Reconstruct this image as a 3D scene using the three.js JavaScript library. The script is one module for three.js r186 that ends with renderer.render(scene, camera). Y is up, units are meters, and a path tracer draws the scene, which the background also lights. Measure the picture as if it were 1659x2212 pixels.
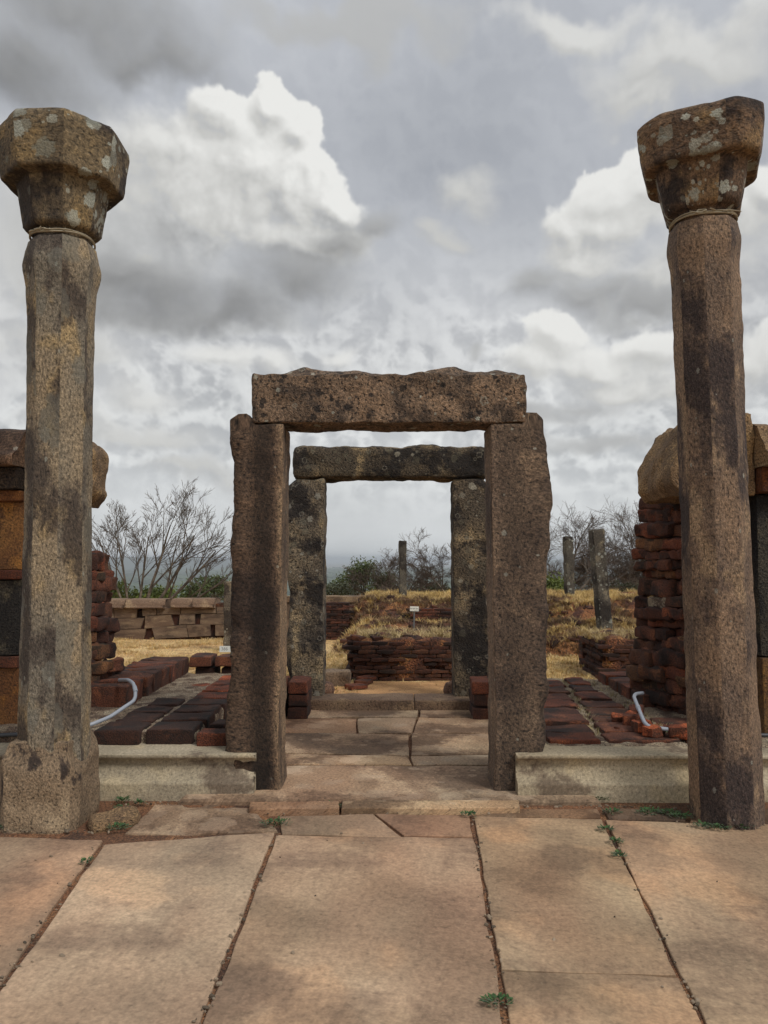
import * as THREE from 'three';

/* ---------- camera, sky, sun, exposure ---------- */
const scene = new THREE.Scene();
const PITCH = 3.53 * Math.PI / 180, YAW = 0.4 * Math.PI / 180, EYE = 1.5, FOC = 1662;
const camera = new THREE.PerspectiveCamera(2 * Math.atan(1106 / FOC) * 180 / Math.PI, 768 / 1024, 0.05, 60000);
camera.position.set(0, EYE, 0);
camera.rotation.order = 'YXZ';
camera.rotation.set(PITCH, YAW, 0);
const renderer = new THREE.WebGLRenderer({ antialias: true });
renderer.setSize(768, 1024);
renderer.toneMapping = THREE.LinearToneMapping;
renderer.toneMappingExposure = 1.3;
renderer.shadowMap.enabled = true;
const SUN_DIR = new THREE.Vector3(0.5, 0.78, 0.33).normalize();
const sun = new THREE.DirectionalLight(new THREE.Color(1, 0.96, 0.9), 1.5);
sun.position.copy(SUN_DIR).multiplyScalar(40);
sun.castShadow = true; sun.shadow.radius = 34;
sun.shadow.mapSize.set(2048, 2048);
Object.assign(sun.shadow.camera, { left: -18, right: 18, top: 18, bottom: -18, near: 1, far: 90 });
sun.target.position.set(0, 0, -8);
scene.add(sun, sun.target);
scene.fog = new THREE.FogExp2(new THREE.Color(0.86, 0.93, 1.0), 0.00016);

/* ---------- noise ---------- */
function rng(a) { return () => { a |= 0; a = a + 0x6D2B79F5 | 0; let t = Math.imul(a ^ a >>> 15, 1 | a); t = t + Math.imul(t ^ t >>> 7, 61 | t) ^ t; return ((t ^ t >>> 14) >>> 0) / 4294967296; }; }
const PM = new Uint8Array(1024); { const r = rng(77), p = [...Array(256).keys()]; for (let i = 255; i > 0; i--) { const j = Math.floor(r() * (i + 1)); [p[i], p[j]] = [p[j], p[i]]; } for (let i = 0; i < 1024; i++) PM[i] = p[i & 255]; }
const GX = [], GY = []; for (let i = 0; i < 16; i++) { GX.push(Math.cos(i * Math.PI / 8)); GY.push(Math.sin(i * Math.PI / 8)); }
const fade = t => t * t * t * (t * (t * 6 - 15) + 10), lerp = (a, b, t) => a + (b - a) * t, clamp = (x, a = 0, b = 1) => x < a ? a : x > b ? b : x;
const sstep = (a, b, x) => { const t = clamp((x - a) / (b - a || 1e-9)); return t * t * (3 - 2 * t); };
function n2(x, y, per, seed) {              // gradient noise, about -0.7..0.7, periodic when per > 0
  const fx = Math.floor(x), fy = Math.floor(y), dx = x - fx, dy = y - fy;
  let x0 = fx, x1 = fx + 1, y0 = fy, y1 = fy + 1;
  if (per) { x0 = ((x0 % per) + per) % per; x1 = ((x1 % per) + per) % per; y0 = ((y0 % per) + per) % per; y1 = ((y1 % per) + per) % per; }
  const s = seed & 255, a = PM[(x0 & 255) + s], b = PM[(x1 & 255) + s];
  const g00 = PM[a + (y0 & 255)] & 15, g10 = PM[b + (y0 & 255)] & 15, g01 = PM[a + (y1 & 255)] & 15, g11 = PM[b + (y1 & 255)] & 15;
  const u = fade(dx), v = fade(dy);
  return lerp(lerp(GX[g00] * dx + GY[g00] * dy, GX[g10] * (dx - 1) + GY[g10] * dy, u), lerp(GX[g01] * dx + GY[g01] * (dy - 1), GX[g11] * (dx - 1) + GY[g11] * (dy - 1), u), v) * 1.4;
}
function f2(x, y, per, seed, oct) { let s = 0, a = 0.5; for (let i = 0; i < oct; i++) { s += a * n2(x, y, per, seed + i * 31); x *= 2; y *= 2; per *= 2; a *= 0.5; } return s; }
function h3(x, y, z) { return PM[PM[PM[x & 255] + (y & 255)] + (z & 255)] / 127.5 - 1; }
function n3(x, y, z) {
  const fx = Math.floor(x), fy = Math.floor(y), fz = Math.floor(z), u = fade(x - fx), v = fade(y - fy), w = fade(z - fz);
  return lerp(lerp(lerp(h3(fx, fy, fz), h3(fx + 1, fy, fz), u), lerp(h3(fx, fy + 1, fz), h3(fx + 1, fy + 1, fz), u), v), lerp(lerp(h3(fx, fy, fz + 1), h3(fx + 1, fy, fz + 1), u), lerp(h3(fx, fy + 1, fz + 1), h3(fx + 1, fy + 1, fz + 1), u), v), w);
}
function f3(x, y, z, oct) { let s = 0, a = 0.5; for (let i = 0; i < oct; i++) { s += a * n3(x, y, z); x = x * 2 + 17.1; y = y * 2 + 5.3; z = z * 2 + 9.7; a *= 0.5; } return s; }

/* ---------- from photograph pixels (1659 x 2212) to places ---------- */
function ray(px, py) { const a = (px - 829.5) / FOC, b = (1106 - py) / FOC; return new THREE.Vector3(a, b, -1).applyEuler(camera.rotation); }
function P(px, py, depth) { const d = ray(px, py), k = depth / -d.z; return new THREE.Vector3(d.x * k, EYE + d.y * k, -depth); }
function G(px, py, h = 0) { const d = ray(px, py), k = (h - EYE) / d.y; return new THREE.Vector3(d.x * k, h, d.z * k); }
const XA = (px, depth, py = 1208) => P(px, py, depth).x, YA = (py, depth, px = 841) => P(px, py, depth).y;

/* ---------- the sky: air and clouds ---------- */
function makeSky() {
  const W = 4096, H = 2048, data = new Float32Array(W * H * 4), D = 180 / Math.PI;
  const ae = (px, py) => { const d = ray(px, py).normalize(); return [Math.atan2(d.x, -d.z) * D, Math.asin(d.y) * D]; };
  // clouds: blobs [px, py, rx, ry] in degrees after conversion; top/base brightness, softness
  const cl = (blobs, o) => ({ ...o, blobs: blobs.map(([x, y, rx, ry]) => { const [a, e] = ae(x, y), k = Math.cos(e / D); return [a, e, rx / 29 * k / Math.max(0.6, Math.cos(e / D)), ry / 29 * k * k]; }) });
  const clouds = [
    cl([[180, 20, 430, 190], [30, 150, 300, 190], [330, 120, 230, 120]], { top: 0.36, base: 0.16, soft: 1.0, warp: 2.2, relief: 0.35 }),
    cl([[1500, 130, 260, 130], [1400, 200, 120, 60], [1250, 60, 200, 80]], { top: 0.72, base: 0.54, soft: 0.6, warp: 2.2, relief: 0.5 }),
    cl([[760, 60, 420, 90]], { top: 0.5, base: 0.47, soft: 0.8, warp: 2.4, relief: 0.3 }),
    cl([[90, 500, 300, 260], [300, 420, 220, 200], [120, 760, 240, 120]], { top: 0.66, base: 0.52, soft: 0.9, warp: 2.0, relief: 0.35 }),
    cl([[320, 330, 190, 130], [140, 420, 190, 170], [470, 250, 100, 76], [580, 212, 66, 66], [640, 275, 74, 76], [560, 360, 160, 150], [640, 410, 120, 110], [400, 470, 260, 150], [715, 450, 84, 60], [660, 530, 190, 80], [300, 560, 260, 130]], { top: 0.84, base: 0.34, soft: 0.11, soft2: 1.0, warp: 1.3, relief: 0.5, lo: 690, hi: 330, right: 640 }),
    cl([[330, 640, 330, 110], [500, 660, 280, 84], [650, 600, 200, 84], [250, 580, 220, 90]], { top: 0.36, base: 0.17, soft: 0.95, warp: 1.8, relief: 0.35 }),
    cl([[800, 490, 120, 66], [700, 520, 130, 56]], { top: 0.42, base: 0.25, soft: 0.9, warp: 1.5, relief: 0.4 }),
    cl([[1010, 430, 75, 60], [960, 520, 70, 40]], { top: 0.62, base: 0.5, soft: 0.9, warp: 1.6, relief: 0.5 }),
    cl([[1400, 400, 100, 110], [1340, 430, 120, 110], [1220, 500, 70, 60], [1290, 480, 110, 80], [1450, 380, 90, 110], [1560, 470, 160, 120], [1650, 420, 70, 70], [1260, 560, 120, 90], [1480, 600, 220, 120]], { top: 0.82, base: 0.48, soft: 0.11, soft2: 0.9, warp: 1.3, relief: 0.45, lo: 660, hi: 380 }),
    cl([[1150, 615, 110, 62], [1280, 640, 180, 60], [1420, 660, 190, 56]], { top: 0.42, base: 0.29, soft: 0.95, warp: 1.6, relief: 0.4 }),
    cl([[1190, 730, 90, 60], [1160, 800, 110, 60], [1350, 840, 180, 60], [1290, 790, 130, 66], [1400, 760, 100, 60], [1500, 830, 160, 70], [1640, 780, 90, 80]], { top: 0.82, base: 0.55, soft: 0.15, soft2: 0.9, warp: 1.3, relief: 0.45, lo: 900, hi: 690 }),
    cl([[735, 770, 62, 34], [480, 770, 110, 46], [580, 790, 90, 36], [300, 860, 130, 60], [150, 900, 160, 60]], { top: 0.78, base: 0.62, soft: 0.8, soft2: 1.0, warp: 1.4, relief: 0.5, lo: 880, hi: 740 }),
    cl([[1030, 765, 26, 18], [1150, 900, 190, 40], [1300, 960, 200, 36], [1250, 880, 120, 24]], { top: 0.48, base: 0.44, soft: 0.9, warp: 1.4, relief: 0.3 }),
    cl([[300, 960, 260, 60], [420, 1030, 200, 40]], { top: 0.62, base: 0.5, soft: 0.9, warp: 1.6, relief: 0.5 }),
  ];
  for (const c of clouds) { let a0 = 99, a1 = -99, e0 = 99, e1 = -99; for (const [a, e, ra, re] of c.blobs) { a0 = Math.min(a0, a - ra - 5); a1 = Math.max(a1, a + ra + 5); e0 = Math.min(e0, e - re - 5); e1 = Math.max(e1, e + re + 5); } Object.assign(c, { a0, a1, e0, e1 }); if (c.right) c.rightAz = ae(c.right, 400)[0]; c.eb = c.lo ? ae(841, c.lo)[1] : e0 + 5; c.et = c.hi ? ae(841, c.hi)[1] : e1 - 5; }
  const LA = 0.45, LE = 0.6;
  const warpAt = (az, el) => {
    const wa = f2(az * 0.16 + 9, el * 0.2, 0, 21, 6), we = f2(az * 0.16 - 4, el * 0.2 + 3, 0, 41, 6); let s = 0, a = 0.5, X = (az + 0.8 * wa) * 0.26, Y = (el + 0.8 * we) * 0.3;
    for (let q = 0; q < 7; q++) { s += a * Math.abs(n2(X, Y, 0, 61 + q * 17)); X = X * 2.03 + 1.7; Y = Y * 2.03 + 0.9; a *= 0.57; }
    return [wa, we, s];
  };
  const thick = (c, az, el, [wa, we, bil]) => {
    let f = -9; const A = az + wa * c.warp * 1.7, E = el + we * c.warp * 1.7;
    for (const [a, e, ra, re] of c.blobs) { const r = 1 - Math.hypot((A - a) / ra, (E - e) / re), h = clamp(0.5 + 0.5 * (f - r) / 0.25); f = f < -8 ? r : lerp(r, f, h) + 0.25 * h * (1 - h); }
    return f + (0.34 - bil) * (c.soft < 0.45 ? 0.5 : 0.3) - 0.06;
  };
  const low = [0.65, 0.67, 0.678], mid = [0.60, 0.61, 0.62], high = [0.475, 0.495, 0.535];
  for (let j = 0; j < H; j++) {
    const el = (j + 0.5) / H * 180 - 90, ce = Math.cos(el / D), se = Math.sin(el / D);
    for (let i = 0; i < W; i++) {
      const o = (j * W + i) * 4; data[o + 3] = 1;
      if (el < -0.2) { data[o] = 0.30; data[o + 1] = 0.31; data[o + 2] = 0.32; continue; }
      const phi = ((i + 0.5) / W - 0.5) * 2 * Math.PI; let az = phi * D + 90; if (az > 180) az -= 360;
      const dx = Math.cos(phi) * ce, dz = Math.sin(phi) * ce;
      // a broken layer all round
      const k = 1 / (se + 0.35), lx = dx * k * 2.1, lz = dz * k * 2.1;
      const lay = f2(lx + 3.1, lz * 1.0 + 7.7, 0, 5, 5), lay2 = f2(lx * 0.6 + 13.1, lz * 0.6 + 1.7, 0, 9, 4);
      let t = sstep(2, 18, el), t2 = sstep(13, 27, el);
      const base = [0, 1, 2].map(c => lerp(lerp(low[c], mid[c], t), high[c], t2) + 0.13 * lay + 0.10 * lay2 * t2);
      if (Math.abs(az) > 34 || el > 42) {   // broken cloud goes on out of view, brightened there to add light
        const g = sstep(0.0, 0.35, lay + 0.5 * lay2) * Math.max(sstep(34, 52, Math.abs(az)), sstep(42, 56, el)) * sstep(2, 14, el);
        const v = 0.90 - 0.36 * sstep(0.1, 0.5, lay2 + lay * 0.4);
        for (let c = 0; c < 3; c++) base[c] = lerp(base[c], v, g);
      }
      if (Math.abs(az) < 60 && el < 60) {
        let here = warpAt(az, el), there = warpAt(az + LA, el + LE);
        { const low2 = sstep(2, 8, el) * (1 - 0.88 * sstep(13, 23, el)) * (1 - sstep(45, 58, Math.max(Math.abs(az), el))), puff = sstep(-0.05, 0.12, 0.33 - here[2] + 0.25 * here[1]), d = low2 * (0.12 * (puff - 0.45) + clamp(0.4 * (there[2] - here[2]), -0.07, 0.07)); for (let q = 0; q < 3; q++) base[q] += d * (q === 2 ? 0.94 : 1); }
        for (const c of clouds) {
          if (az < c.a0 || az > c.a1 || el < c.e0 || el > c.e1) continue;
          const f = thick(c, az, el, here), up = sstep(c.eb, c.et, el + 2.2 * here[1]), sf = c.soft2 ? lerp(c.soft2, c.soft, up) : c.soft, al = sstep(0, c.rightAz === undefined ? sf : lerp(0.9, sf, sstep(c.rightAz - 12, c.rightAz - 5, az)), f) * (c.soft > 0.5 ? 0.9 : 1);
          if (al <= 0.002) continue;
          const toLight = f - thick(c, az + LA, el + LE, there);        // thinner towards the sun: a lit side
          let s = 0.62 * up + 0.16 + 2.6 * clamp(toLight, -0.3, 0.3) * c.relief + 0.22 * (1 - sstep(0, 0.55, f)) * (0.3 + up); if (c.rightAz !== undefined) s *= lerp(0.72, 1, sstep(c.rightAz - 12, c.rightAz, az + 3 * here[0]));
          const v = clamp(lerp(c.base, c.top, clamp(s)), 0.16, 0.92), w = v > 0.55 ? [1, 1, 0.972] : [0.99, 1.0, 1.0];
          for (let q = 0; q < 3; q++) base[q] = lerp(base[q], v * w[q], al);
        }
      }
      for (let q = 0; q < 3; q++) data[o + q] = base[q] * 0.76;
    }
  }
  const t = new THREE.DataTexture(data, W, H, THREE.RGBAFormat, THREE.FloatType);
  t.mapping = THREE.EquirectangularReflectionMapping; t.magFilter = t.minFilter = THREE.LinearFilter; t.wrapS = THREE.RepeatWrapping; t.needsUpdate = true;
  return t;
}
scene.background = makeSky(); scene.environment = scene.background;

/* ---------- procedural materials ---------- */
function tex(size, tile, fn, lichens = []) {       // fn(u, v in tile 0..1, x, y in metres) -> [r, g, b (sRGB 0..255), height 0..1]
  const c = new Float32Array(size * size * 4);
  for (let j = 0; j < size; j++) for (let i = 0; i < size; i++) { const q = fn(i / size, j / size, i / size * tile, j / size * tile), o = (j * size + i) * 4; c[o] = q[0]; c[o + 1] = q[1]; c[o + 2] = q[2]; c[o + 3] = q[3]; }
  for (const L of lichens) {
    const r = rng(L.seed || 5);
    for (let n = 0; n < L.n; n++) {
      let R = L.r0 * Math.pow(L.r1 / L.r0, Math.pow(r(), L.pow || 2)), cx = r(), cy = r(); const ph = r() * 50;
      if (L.cluster) { const g = Math.floor(r() * L.cluster), q = rng(g * 97 + 11 + (L.seed || 0)); cx = q() + (r() - 0.5) * (L.spread || 0.12) ; cy = q() + (r() - 0.5) * (L.spread || 0.12); }
      R = R / tile * size; const X = cx * size, Y = cy * size, M = Math.ceil(R * 1.5), op = L.op * (0.7 + 0.3 * r()), tone = 0.85 + 0.25 * r(), ring = L.ring && r() < L.ring;
      for (let y = -M; y <= M; y++) for (let x = -M; x <= M; x++) {
        const an = Math.atan2(y, x), d = Math.hypot(x, y) / R + 0.26 * n2(Math.cos(an) * 1.6 + ph, Math.sin(an) * 1.6, 0, 3) + 0.22 * n2(x / R * 3 + ph, y / R * 3, 0, 8);
        let a = (1 - sstep(0.82, 1.0, d)) * op; if (ring) a *= sstep(0.45, 0.75, d) * 0.8 + 0.12;
        if (a <= 0.01) continue;
        const o = ((((Y + y) | 0) + size * 4) % size * size + (((X + x) | 0) + size * 4) % size) * 4, gr = tone * (0.9 + 0.25 * h3(x + 31, y + n, n));
        c[o] = lerp(c[o], L.c[0] * gr, a); c[o + 1] = lerp(c[o + 1], L.c[1] * gr, a); c[o + 2] = lerp(c[o + 2], L.c[2] * gr, a); c[o + 3] = clamp(c[o + 3] + a * 0.06);
      }
    }
  }
  const rgb = new Uint8Array(size * size * 4), b = new Uint8Array(size * size);
  for (let k = 0; k < size * size; k++) { for (let q = 0; q < 3; q++) rgb[k * 4 + q] = clamp(c[k * 4 + q], 0, 255); rgb[k * 4 + 3] = 255; b[k] = clamp(c[k * 4 + 3]) * 255; }
  const mk = (d, f) => { const t = new THREE.DataTexture(d, size, size, f); t.wrapS = t.wrapT = THREE.RepeatWrapping; t.magFilter = THREE.LinearFilter; t.minFilter = THREE.LinearMipmapLinearFilter; t.generateMipmaps = true; t.repeat.set(1 / tile, 1 / tile); t.needsUpdate = true; return t; };
  const map = mk(rgb, THREE.RGBAFormat), bump = mk(b, THREE.RedFormat); map.colorSpace = THREE.SRGBColorSpace;
  return { map, bumpMap: bump };
}
const mix3 = (a, b, t) => [lerp(a[0], b[0], t), lerp(a[1], b[1], t), lerp(a[2], b[2], t)];
function stone({ size = 1024, tile = 2, seed = 1, a, b, c, dark, patch = 3, stain = 3, stainLo = 0.02, stainHi = 0.25, stainAmt = 0.85, sx = 1, sy = 1, grain = 0.3, pits = 0.5, fleck = 0, fleckC = [190, 180, 165], bump = 0.012, lichens = [], rough = 0.95, streak = 0 }) {
  const T = tex(size, tile, (u, v) => {
    const p1 = f2(u * patch * sx, v * patch * sy, patch * (sx === sy ? 1 : 1), seed, 5), p2 = f2(u * patch * 2 + 0.3, v * patch * 2, patch * 2, seed + 50, 4);
    let col = mix3(a, b, sstep(-0.25, 0.25, p1)); col = mix3(col, c, sstep(0.05, 0.35, p2));
    const st = f2(u * stain * sx + 0.1, v * stain * sy, stain, seed + 90, 6) + 0.25 * f2(u * 40, v * 40, 40, seed + 17, 3);
    const s = sstep(stainLo, stainHi, st) * stainAmt; col = mix3(col, dark, s);
    if (streak) { const k = sstep(-0.05, 0.45, f2(u * 6, v * 1.2, 0, seed + 300, 4) * 1.0 + 0.35 * f2(u * 3, v * 3, 3, seed + 310, 3)) * sstep(0, 0.04, v) * sstep(1, 0.96, v) * sstep(0, 0.04, u) * sstep(1, 0.96, u); col = mix3(col, dark, k * streak); }
    const f = f2(u * 110, v * 110, 110, seed + 130, 3), g = (h3(u * size | 0, v * size | 0, seed)) , m = n2(u * 260, v * 260, 260, seed + 7);
    const pit = sstep(0.12, 0.4, f2(u * 90, v * 90, 90, seed + 200, 2));
    let k = 1 + grain * (f * 1.1 + g * 0.28 + m * 0.45) - pits * pit * 0.7;
    col = [col[0] * k, col[1] * k, col[2] * k];
    if (fleck) { const q = sstep(0.34, 0.5, n2(u * 200 + 3, v * 200, 200, seed + 77) * (0.8 + 0.6 * p1)) * fleck; col = mix3(col, fleckC, q); }
    return [col[0], col[1], col[2], clamp(0.5 + 0.28 * f + 0.12 * m + 0.05 * g + 0.2 * p2 - 0.45 * pit * pits)];
  }, lichens);
  return new THREE.MeshStandardMaterial({ ...T, bumpScale: bump, roughness: rough, metalness: 0 });
}
const tint = (m, r, g, b) => { const q = m.clone(); q.color.setRGB(r, g, b); return q; };
const WHITE_L = [168, 170, 158], GREY_L = [132, 134, 122];
const M = {};
M.colL = stone({ seed: 3, tile: 2.4, a: [138, 122, 99], b: [112, 104, 91], c: [148, 127, 93], dark: [60, 51, 45], patch: 3, stain: 5, stainLo: -0.08, stainHi: 0.3, stainAmt: 0.8, grain: 0.5, pits: 0.4, streak: 0.12, fleck: 0.15, bump: 0.008,
  lichens: [{ n: 26, r0: 0.04, r1: 0.2, c: [122, 120, 110], op: 0.6, seed: 2, pow: 1.2 }, { n: 40, r0: 0.005, r1: 0.022, c: WHITE_L, op: 0.7, cluster: 12, spread: 0.1, seed: 7 }] });
M.base = stone({ seed: 6, tile: 1.6, size: 512, a: [140, 120, 96], b: [118, 100, 80], c: [152, 132, 106], dark: [44, 35, 31], patch: 3, stain: 5, stainLo: 0.12, stainHi: 0.3, stainAmt: 0.85, grain: 0.4, pits: 0.5, bump: 0.01 });
M.capL = stone({ seed: 5, tile: 2.4, a: [112, 97, 74], b: [82, 71, 56], c: [126, 106, 74], dark: [38, 31, 28], patch: 4, stain: 4, stainLo: -0.04, stainHi: 0.26, grain: 0.5, pits: 0.5, bump: 0.008,
  lichens: [{ n: 420, r0: 0.006, r1: 0.06, c: WHITE_L, op: 0.9, cluster: 40, spread: 0.12, seed: 7, pow: 1.8 }, { n: 40, r0: 0.02, r1: 0.07, c: GREY_L, op: 0.6, seed: 9 }] });
M.colR = stone({ seed: 13, tile: 2.4, a: [128, 105, 84], b: [98, 81, 68], c: [140, 117, 92], dark: [50, 41, 40], patch: 4, stain: 3, stainLo: -0.03, stainHi: 0.3, streak: 0.3, grain: 0.5, pits: 0.45, fleck: 0.2, bump: 0.008,
  lichens: [{ n: 40, r0: 0.006, r1: 0.02, c: WHITE_L, op: 0.8, seed: 12 }] });
M.capR = stone({ seed: 23, tile: 2.4, a: [108, 86, 66], b: [78, 62, 50], c: [124, 100, 70], dark: [36, 29, 28], patch: 4, stain: 3, stainLo: -0.05, stainHi: 0.22, grain: 0.5, pits: 0.5, bump: 0.010,
  lichens: [{ n: 900, r0: 0.006, r1: 0.05, c: WHITE_L, op: 0.92, cluster: 60, spread: 0.16, seed: 17, pow: 1.8 }, { n: 60, r0: 0.01, r1: 0.04, c: GREY_L, op: 0.7, seed: 19 }] });
M.frame = stone({ seed: 33, tile: 2.0, a: [110, 93, 76], b: [90, 75, 62], c: [124, 104, 84], dark: [42, 33, 29], patch: 3, stain: 3, stainLo: 0.0, stainHi: 0.45, stainAmt: 0.6, streak: 0.75, grain: 0.6, pits: 0.55, fleck: 0.22, fleckC: [146, 128, 108], bump: 0.005, lichens: [{ n: 26, r0: 0.008, r1: 0.03, c: WHITE_L, op: 0.85, seed: 31 }] });
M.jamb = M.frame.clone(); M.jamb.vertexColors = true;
M.lintel = stone({ seed: 43, tile: 2.0, a: [112, 92, 74], b: [92, 75, 60], c: [124, 101, 80], dark: [38, 31, 27], patch: 4, stain: 14, stainAmt: 0.6, stainLo: -0.05, stainHi: 0.4, grain: 0.6, pits: 0.7, fleck: 0.2, bump: 0.012,
  lichens: [{ n: 700, r0: 0.006, r1: 0.028, c: [30, 25, 23], op: 0.75, seed: 44 }, { n: 160, r0: 0.008, r1: 0.036, c: WHITE_L, op: 0.85, seed: 41, ring: 0.3 }] });
M.inner = stone({ seed: 53, tile: 2.0, a: [116, 102, 82], b: [82, 73, 62], c: [142, 124, 96], dark: [32, 27, 25], patch: 4, stain: 5, stainLo: -0.1, stainHi: 0.2, grain: 0.7, pits: 0.7, bump: 0.014,
  lichens: [{ n: 300, r0: 0.008, r1: 0.04, c: [168, 164, 150], op: 0.75, seed: 51, ring: 0.5 }, { n: 240, r0: 0.008, r1: 0.05, c: [118, 114, 98], op: 0.55, seed: 53 }] });
M.pave = stone({ seed: 63, tile: 3.0, size: 2048, a: [181, 155, 129], b: [160, 135, 112], c: [190, 157, 127], dark: [120, 99, 83], patch: 3, stain: 5, stainLo: 0.0, stainHi: 0.42, stainAmt: 0.6, grain: 0.16, pits: 0.12, bump: 0.002, fleck: 0.15, fleckC: [205, 185, 155] });
M.pave.vertexColors = true;
M.floor = stone({ seed: 73, tile: 2.0, a: [164, 137, 110], b: [138, 113, 90], c: [178, 152, 124], dark: [100, 79, 62], patch: 3, stain: 3, stainLo: -0.12, stainHi: 0.26, grain: 0.25, pits: 0.25, bump: 0.006, lichens: [{ n: 90, r0: 0.02, r1: 0.12, c: [208, 184, 158], op: 0.4, seed: 71, pow: 1.4 }] });
M.floor.vertexColors = true;
M.kerb = stone({ seed: 83, tile: 2.0, a: [180, 167, 143], b: [156, 144, 122], c: [184, 168, 138], dark: [92, 78, 66], patch: 3, stain: 3, stainLo: 0.22, stainHi: 0.46, stainAmt: 0.7, grain: 0.22, pits: 0.2, bump: 0.004, fleck: 0.15 });
M.tan = stone({ seed: 93, tile: 1.6, a: [150, 122, 88], b: [122, 98, 72], c: [162, 132, 92], dark: [86, 68, 52], patch: 3, stain: 3, stainLo: 0.1, stainHi: 0.4, stainAmt: 0.6, grain: 0.5, pits: 0.5, bump: 0.02 });
M.brick = stone({ seed: 103, tile: 1.0, size: 512, a: [102, 60, 42], b: [80, 47, 34], c: [122, 74, 50], dark: [46, 32, 27], patch: 3, stain: 4, stainLo: -0.02, stainHi: 0.3, grain: 0.6, pits: 0.6, bump: 0.012, fleck: 0.2, fleckC: [140, 110, 90] });
M.brickDark = tint(M.brick, 0.55, 0.55, 0.58); M.brickBlack = tint(M.brick, 0.34, 0.36, 0.38); M.brickRed = tint(M.brick, 1.2, 0.98, 0.85); M.brickOrange = tint(M.brick, 2.1, 1.45, 1.0); M.brickBrown = tint(M.brick, 0.85, 0.95, 0.9); M.brickOchre = tint(M.brick, 1.2, 1.5, 1.2);
const BR = [M.brick, M.brickDark, M.brick, M.brickRed, M.brickBrown, M.brick];
M.mortar = stone({ seed: 113, tile: 1.0, size: 512, a: [150, 134, 112], b: [120, 102, 84], c: [160, 146, 124], dark: [84, 66, 54], patch: 4, stain: 6, stainLo: 0, stainHi: 0.3, grain: 0.8, pits: 0.8, bump: 0.02 });
M.plaster = stone({ seed: 123, tile: 1.6, a: [138, 98, 56], b: [112, 76, 46], c: [150, 104, 52], dark: [70, 46, 34], patch: 3, stain: 3, stainLo: 0.05, stainHi: 0.35, stainAmt: 0.7, grain: 0.5, pits: 0.5, bump: 0.008 });
M.plasterGrey = stone({ seed: 133, tile: 1.6, a: [86, 80, 66], b: [64, 58, 50], c: [98, 88, 68], dark: [34, 31, 30], patch: 4, stain: 4, stainLo: -0.1, stainHi: 0.25, grain: 0.8, pits: 0.8, bump: 0.016 });
M.plasterBlack = tint(M.plasterGrey, 0.5, 0.5, 0.52);
M.soil = stone({ seed: 143, tile: 1.5, size: 512, a: [122, 84, 58], b: [100, 70, 50], c: [134, 96, 66], dark: [70, 50, 38], patch: 4, stain: 5, stainLo: 0, stainHi: 0.4, grain: 0.6, pits: 0.4, bump: 0.02 });
M.sand = stone({ seed: 153, tile: 1.5, size: 512, a: [196, 150, 100], b: [180, 136, 90], c: [206, 160, 110], dark: [150, 112, 74], patch: 4, stain: 6, stainLo: 0.1, stainHi: 0.4, grain: 0.35, pits: 0.3, bump: 0.015 });
M.ground = stone({ seed: 163, tile: 3, a: [216, 178, 122], b: [196, 158, 106], c: [222, 188, 134], dark: [156, 118, 78], patch: 4, stain: 8, stainLo: 0.0, stainHi: 0.4, stainAmt: 0.7, grain: 0.7, pits: 0.5, bump: 0.03 });
M.ground.vertexColors = true;
M.mound = stone({ seed: 173, tile: 2, size: 512, a: [136, 92, 56], b: [112, 70, 46], c: [154, 112, 68], dark: [62, 36, 27], patch: 4, stain: 5, stainLo: -0.1, stainHi: 0.3, grain: 0.8, pits: 0.6, bump: 0.04 });
M.block = stone({ seed: 183, tile: 2.0, a: [132, 112, 92], b: [112, 92, 76], c: [142, 122, 98], dark: [74, 60, 50], patch: 3, stain: 3, stainLo: 0.0, stainHi: 0.4, stainAmt: 0.7, grain: 0.35, pits: 0.4, bump: 0.012 });
M.pillar = stone({ seed: 193, tile: 1.6, size: 512, a: [96, 90, 78], b: [76, 70, 62], c: [118, 108, 90], dark: [42, 36, 32], patch: 4, stain: 4, stainLo: -0.08, stainHi: 0.2, grain: 0.6, pits: 0.6, bump: 0.012, lichens: [{ n: 120, r0: 0.01, r1: 0.04, c: WHITE_L, op: 0.9, cluster: 18, spread: 0.2, seed: 61 }] });
M.bark = stone({ seed: 203, tile: 1, size: 256, a: [112, 102, 90], b: [88, 78, 68], c: [126, 114, 100], dark: [54, 46, 40], patch: 4, stain: 4, stainLo: 0, stainHi: 0.4, grain: 0.5, pits: 0.3, bump: 0.01 });
M.barkDark = tint(M.bark, 0.62, 0.56, 0.54);
M.twig = new THREE.MeshStandardMaterial({ color: new THREE.Color().setRGB(0.075, 0.062, 0.052), roughness: 0.9 });
M.twigPale = new THREE.MeshStandardMaterial({ color: new THREE.Color().setRGB(0.16, 0.145, 0.125), roughness: 0.9 });
const leafM = (r, g, b) => new THREE.MeshPhysicalMaterial({ color: new THREE.Color().setRGB(r, g, b), roughness: 0.85, side: THREE.DoubleSide, transmission: 0.3, thickness: 0, vertexColors: true });
M.leaf = leafM(0.10, 0.13, 0.035); M.leafBright = leafM(0.15, 0.19, 0.03); M.leafDark = leafM(0.075, 0.085, 0.04); M.weed = leafM(0.06, 0.15, 0.035);
M.straw = new THREE.MeshStandardMaterial({ color: 0xffffff, roughness: 0.9, side: THREE.DoubleSide });
M.pipe = new THREE.MeshStandardMaterial({ color: new THREE.Color().setRGB(0.34, 0.37, 0.42), roughness: 0.45 });
M.pipeDark = new THREE.MeshStandardMaterial({ color: new THREE.Color().setRGB(0.045, 0.048, 0.055), roughness: 0.5 });
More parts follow.
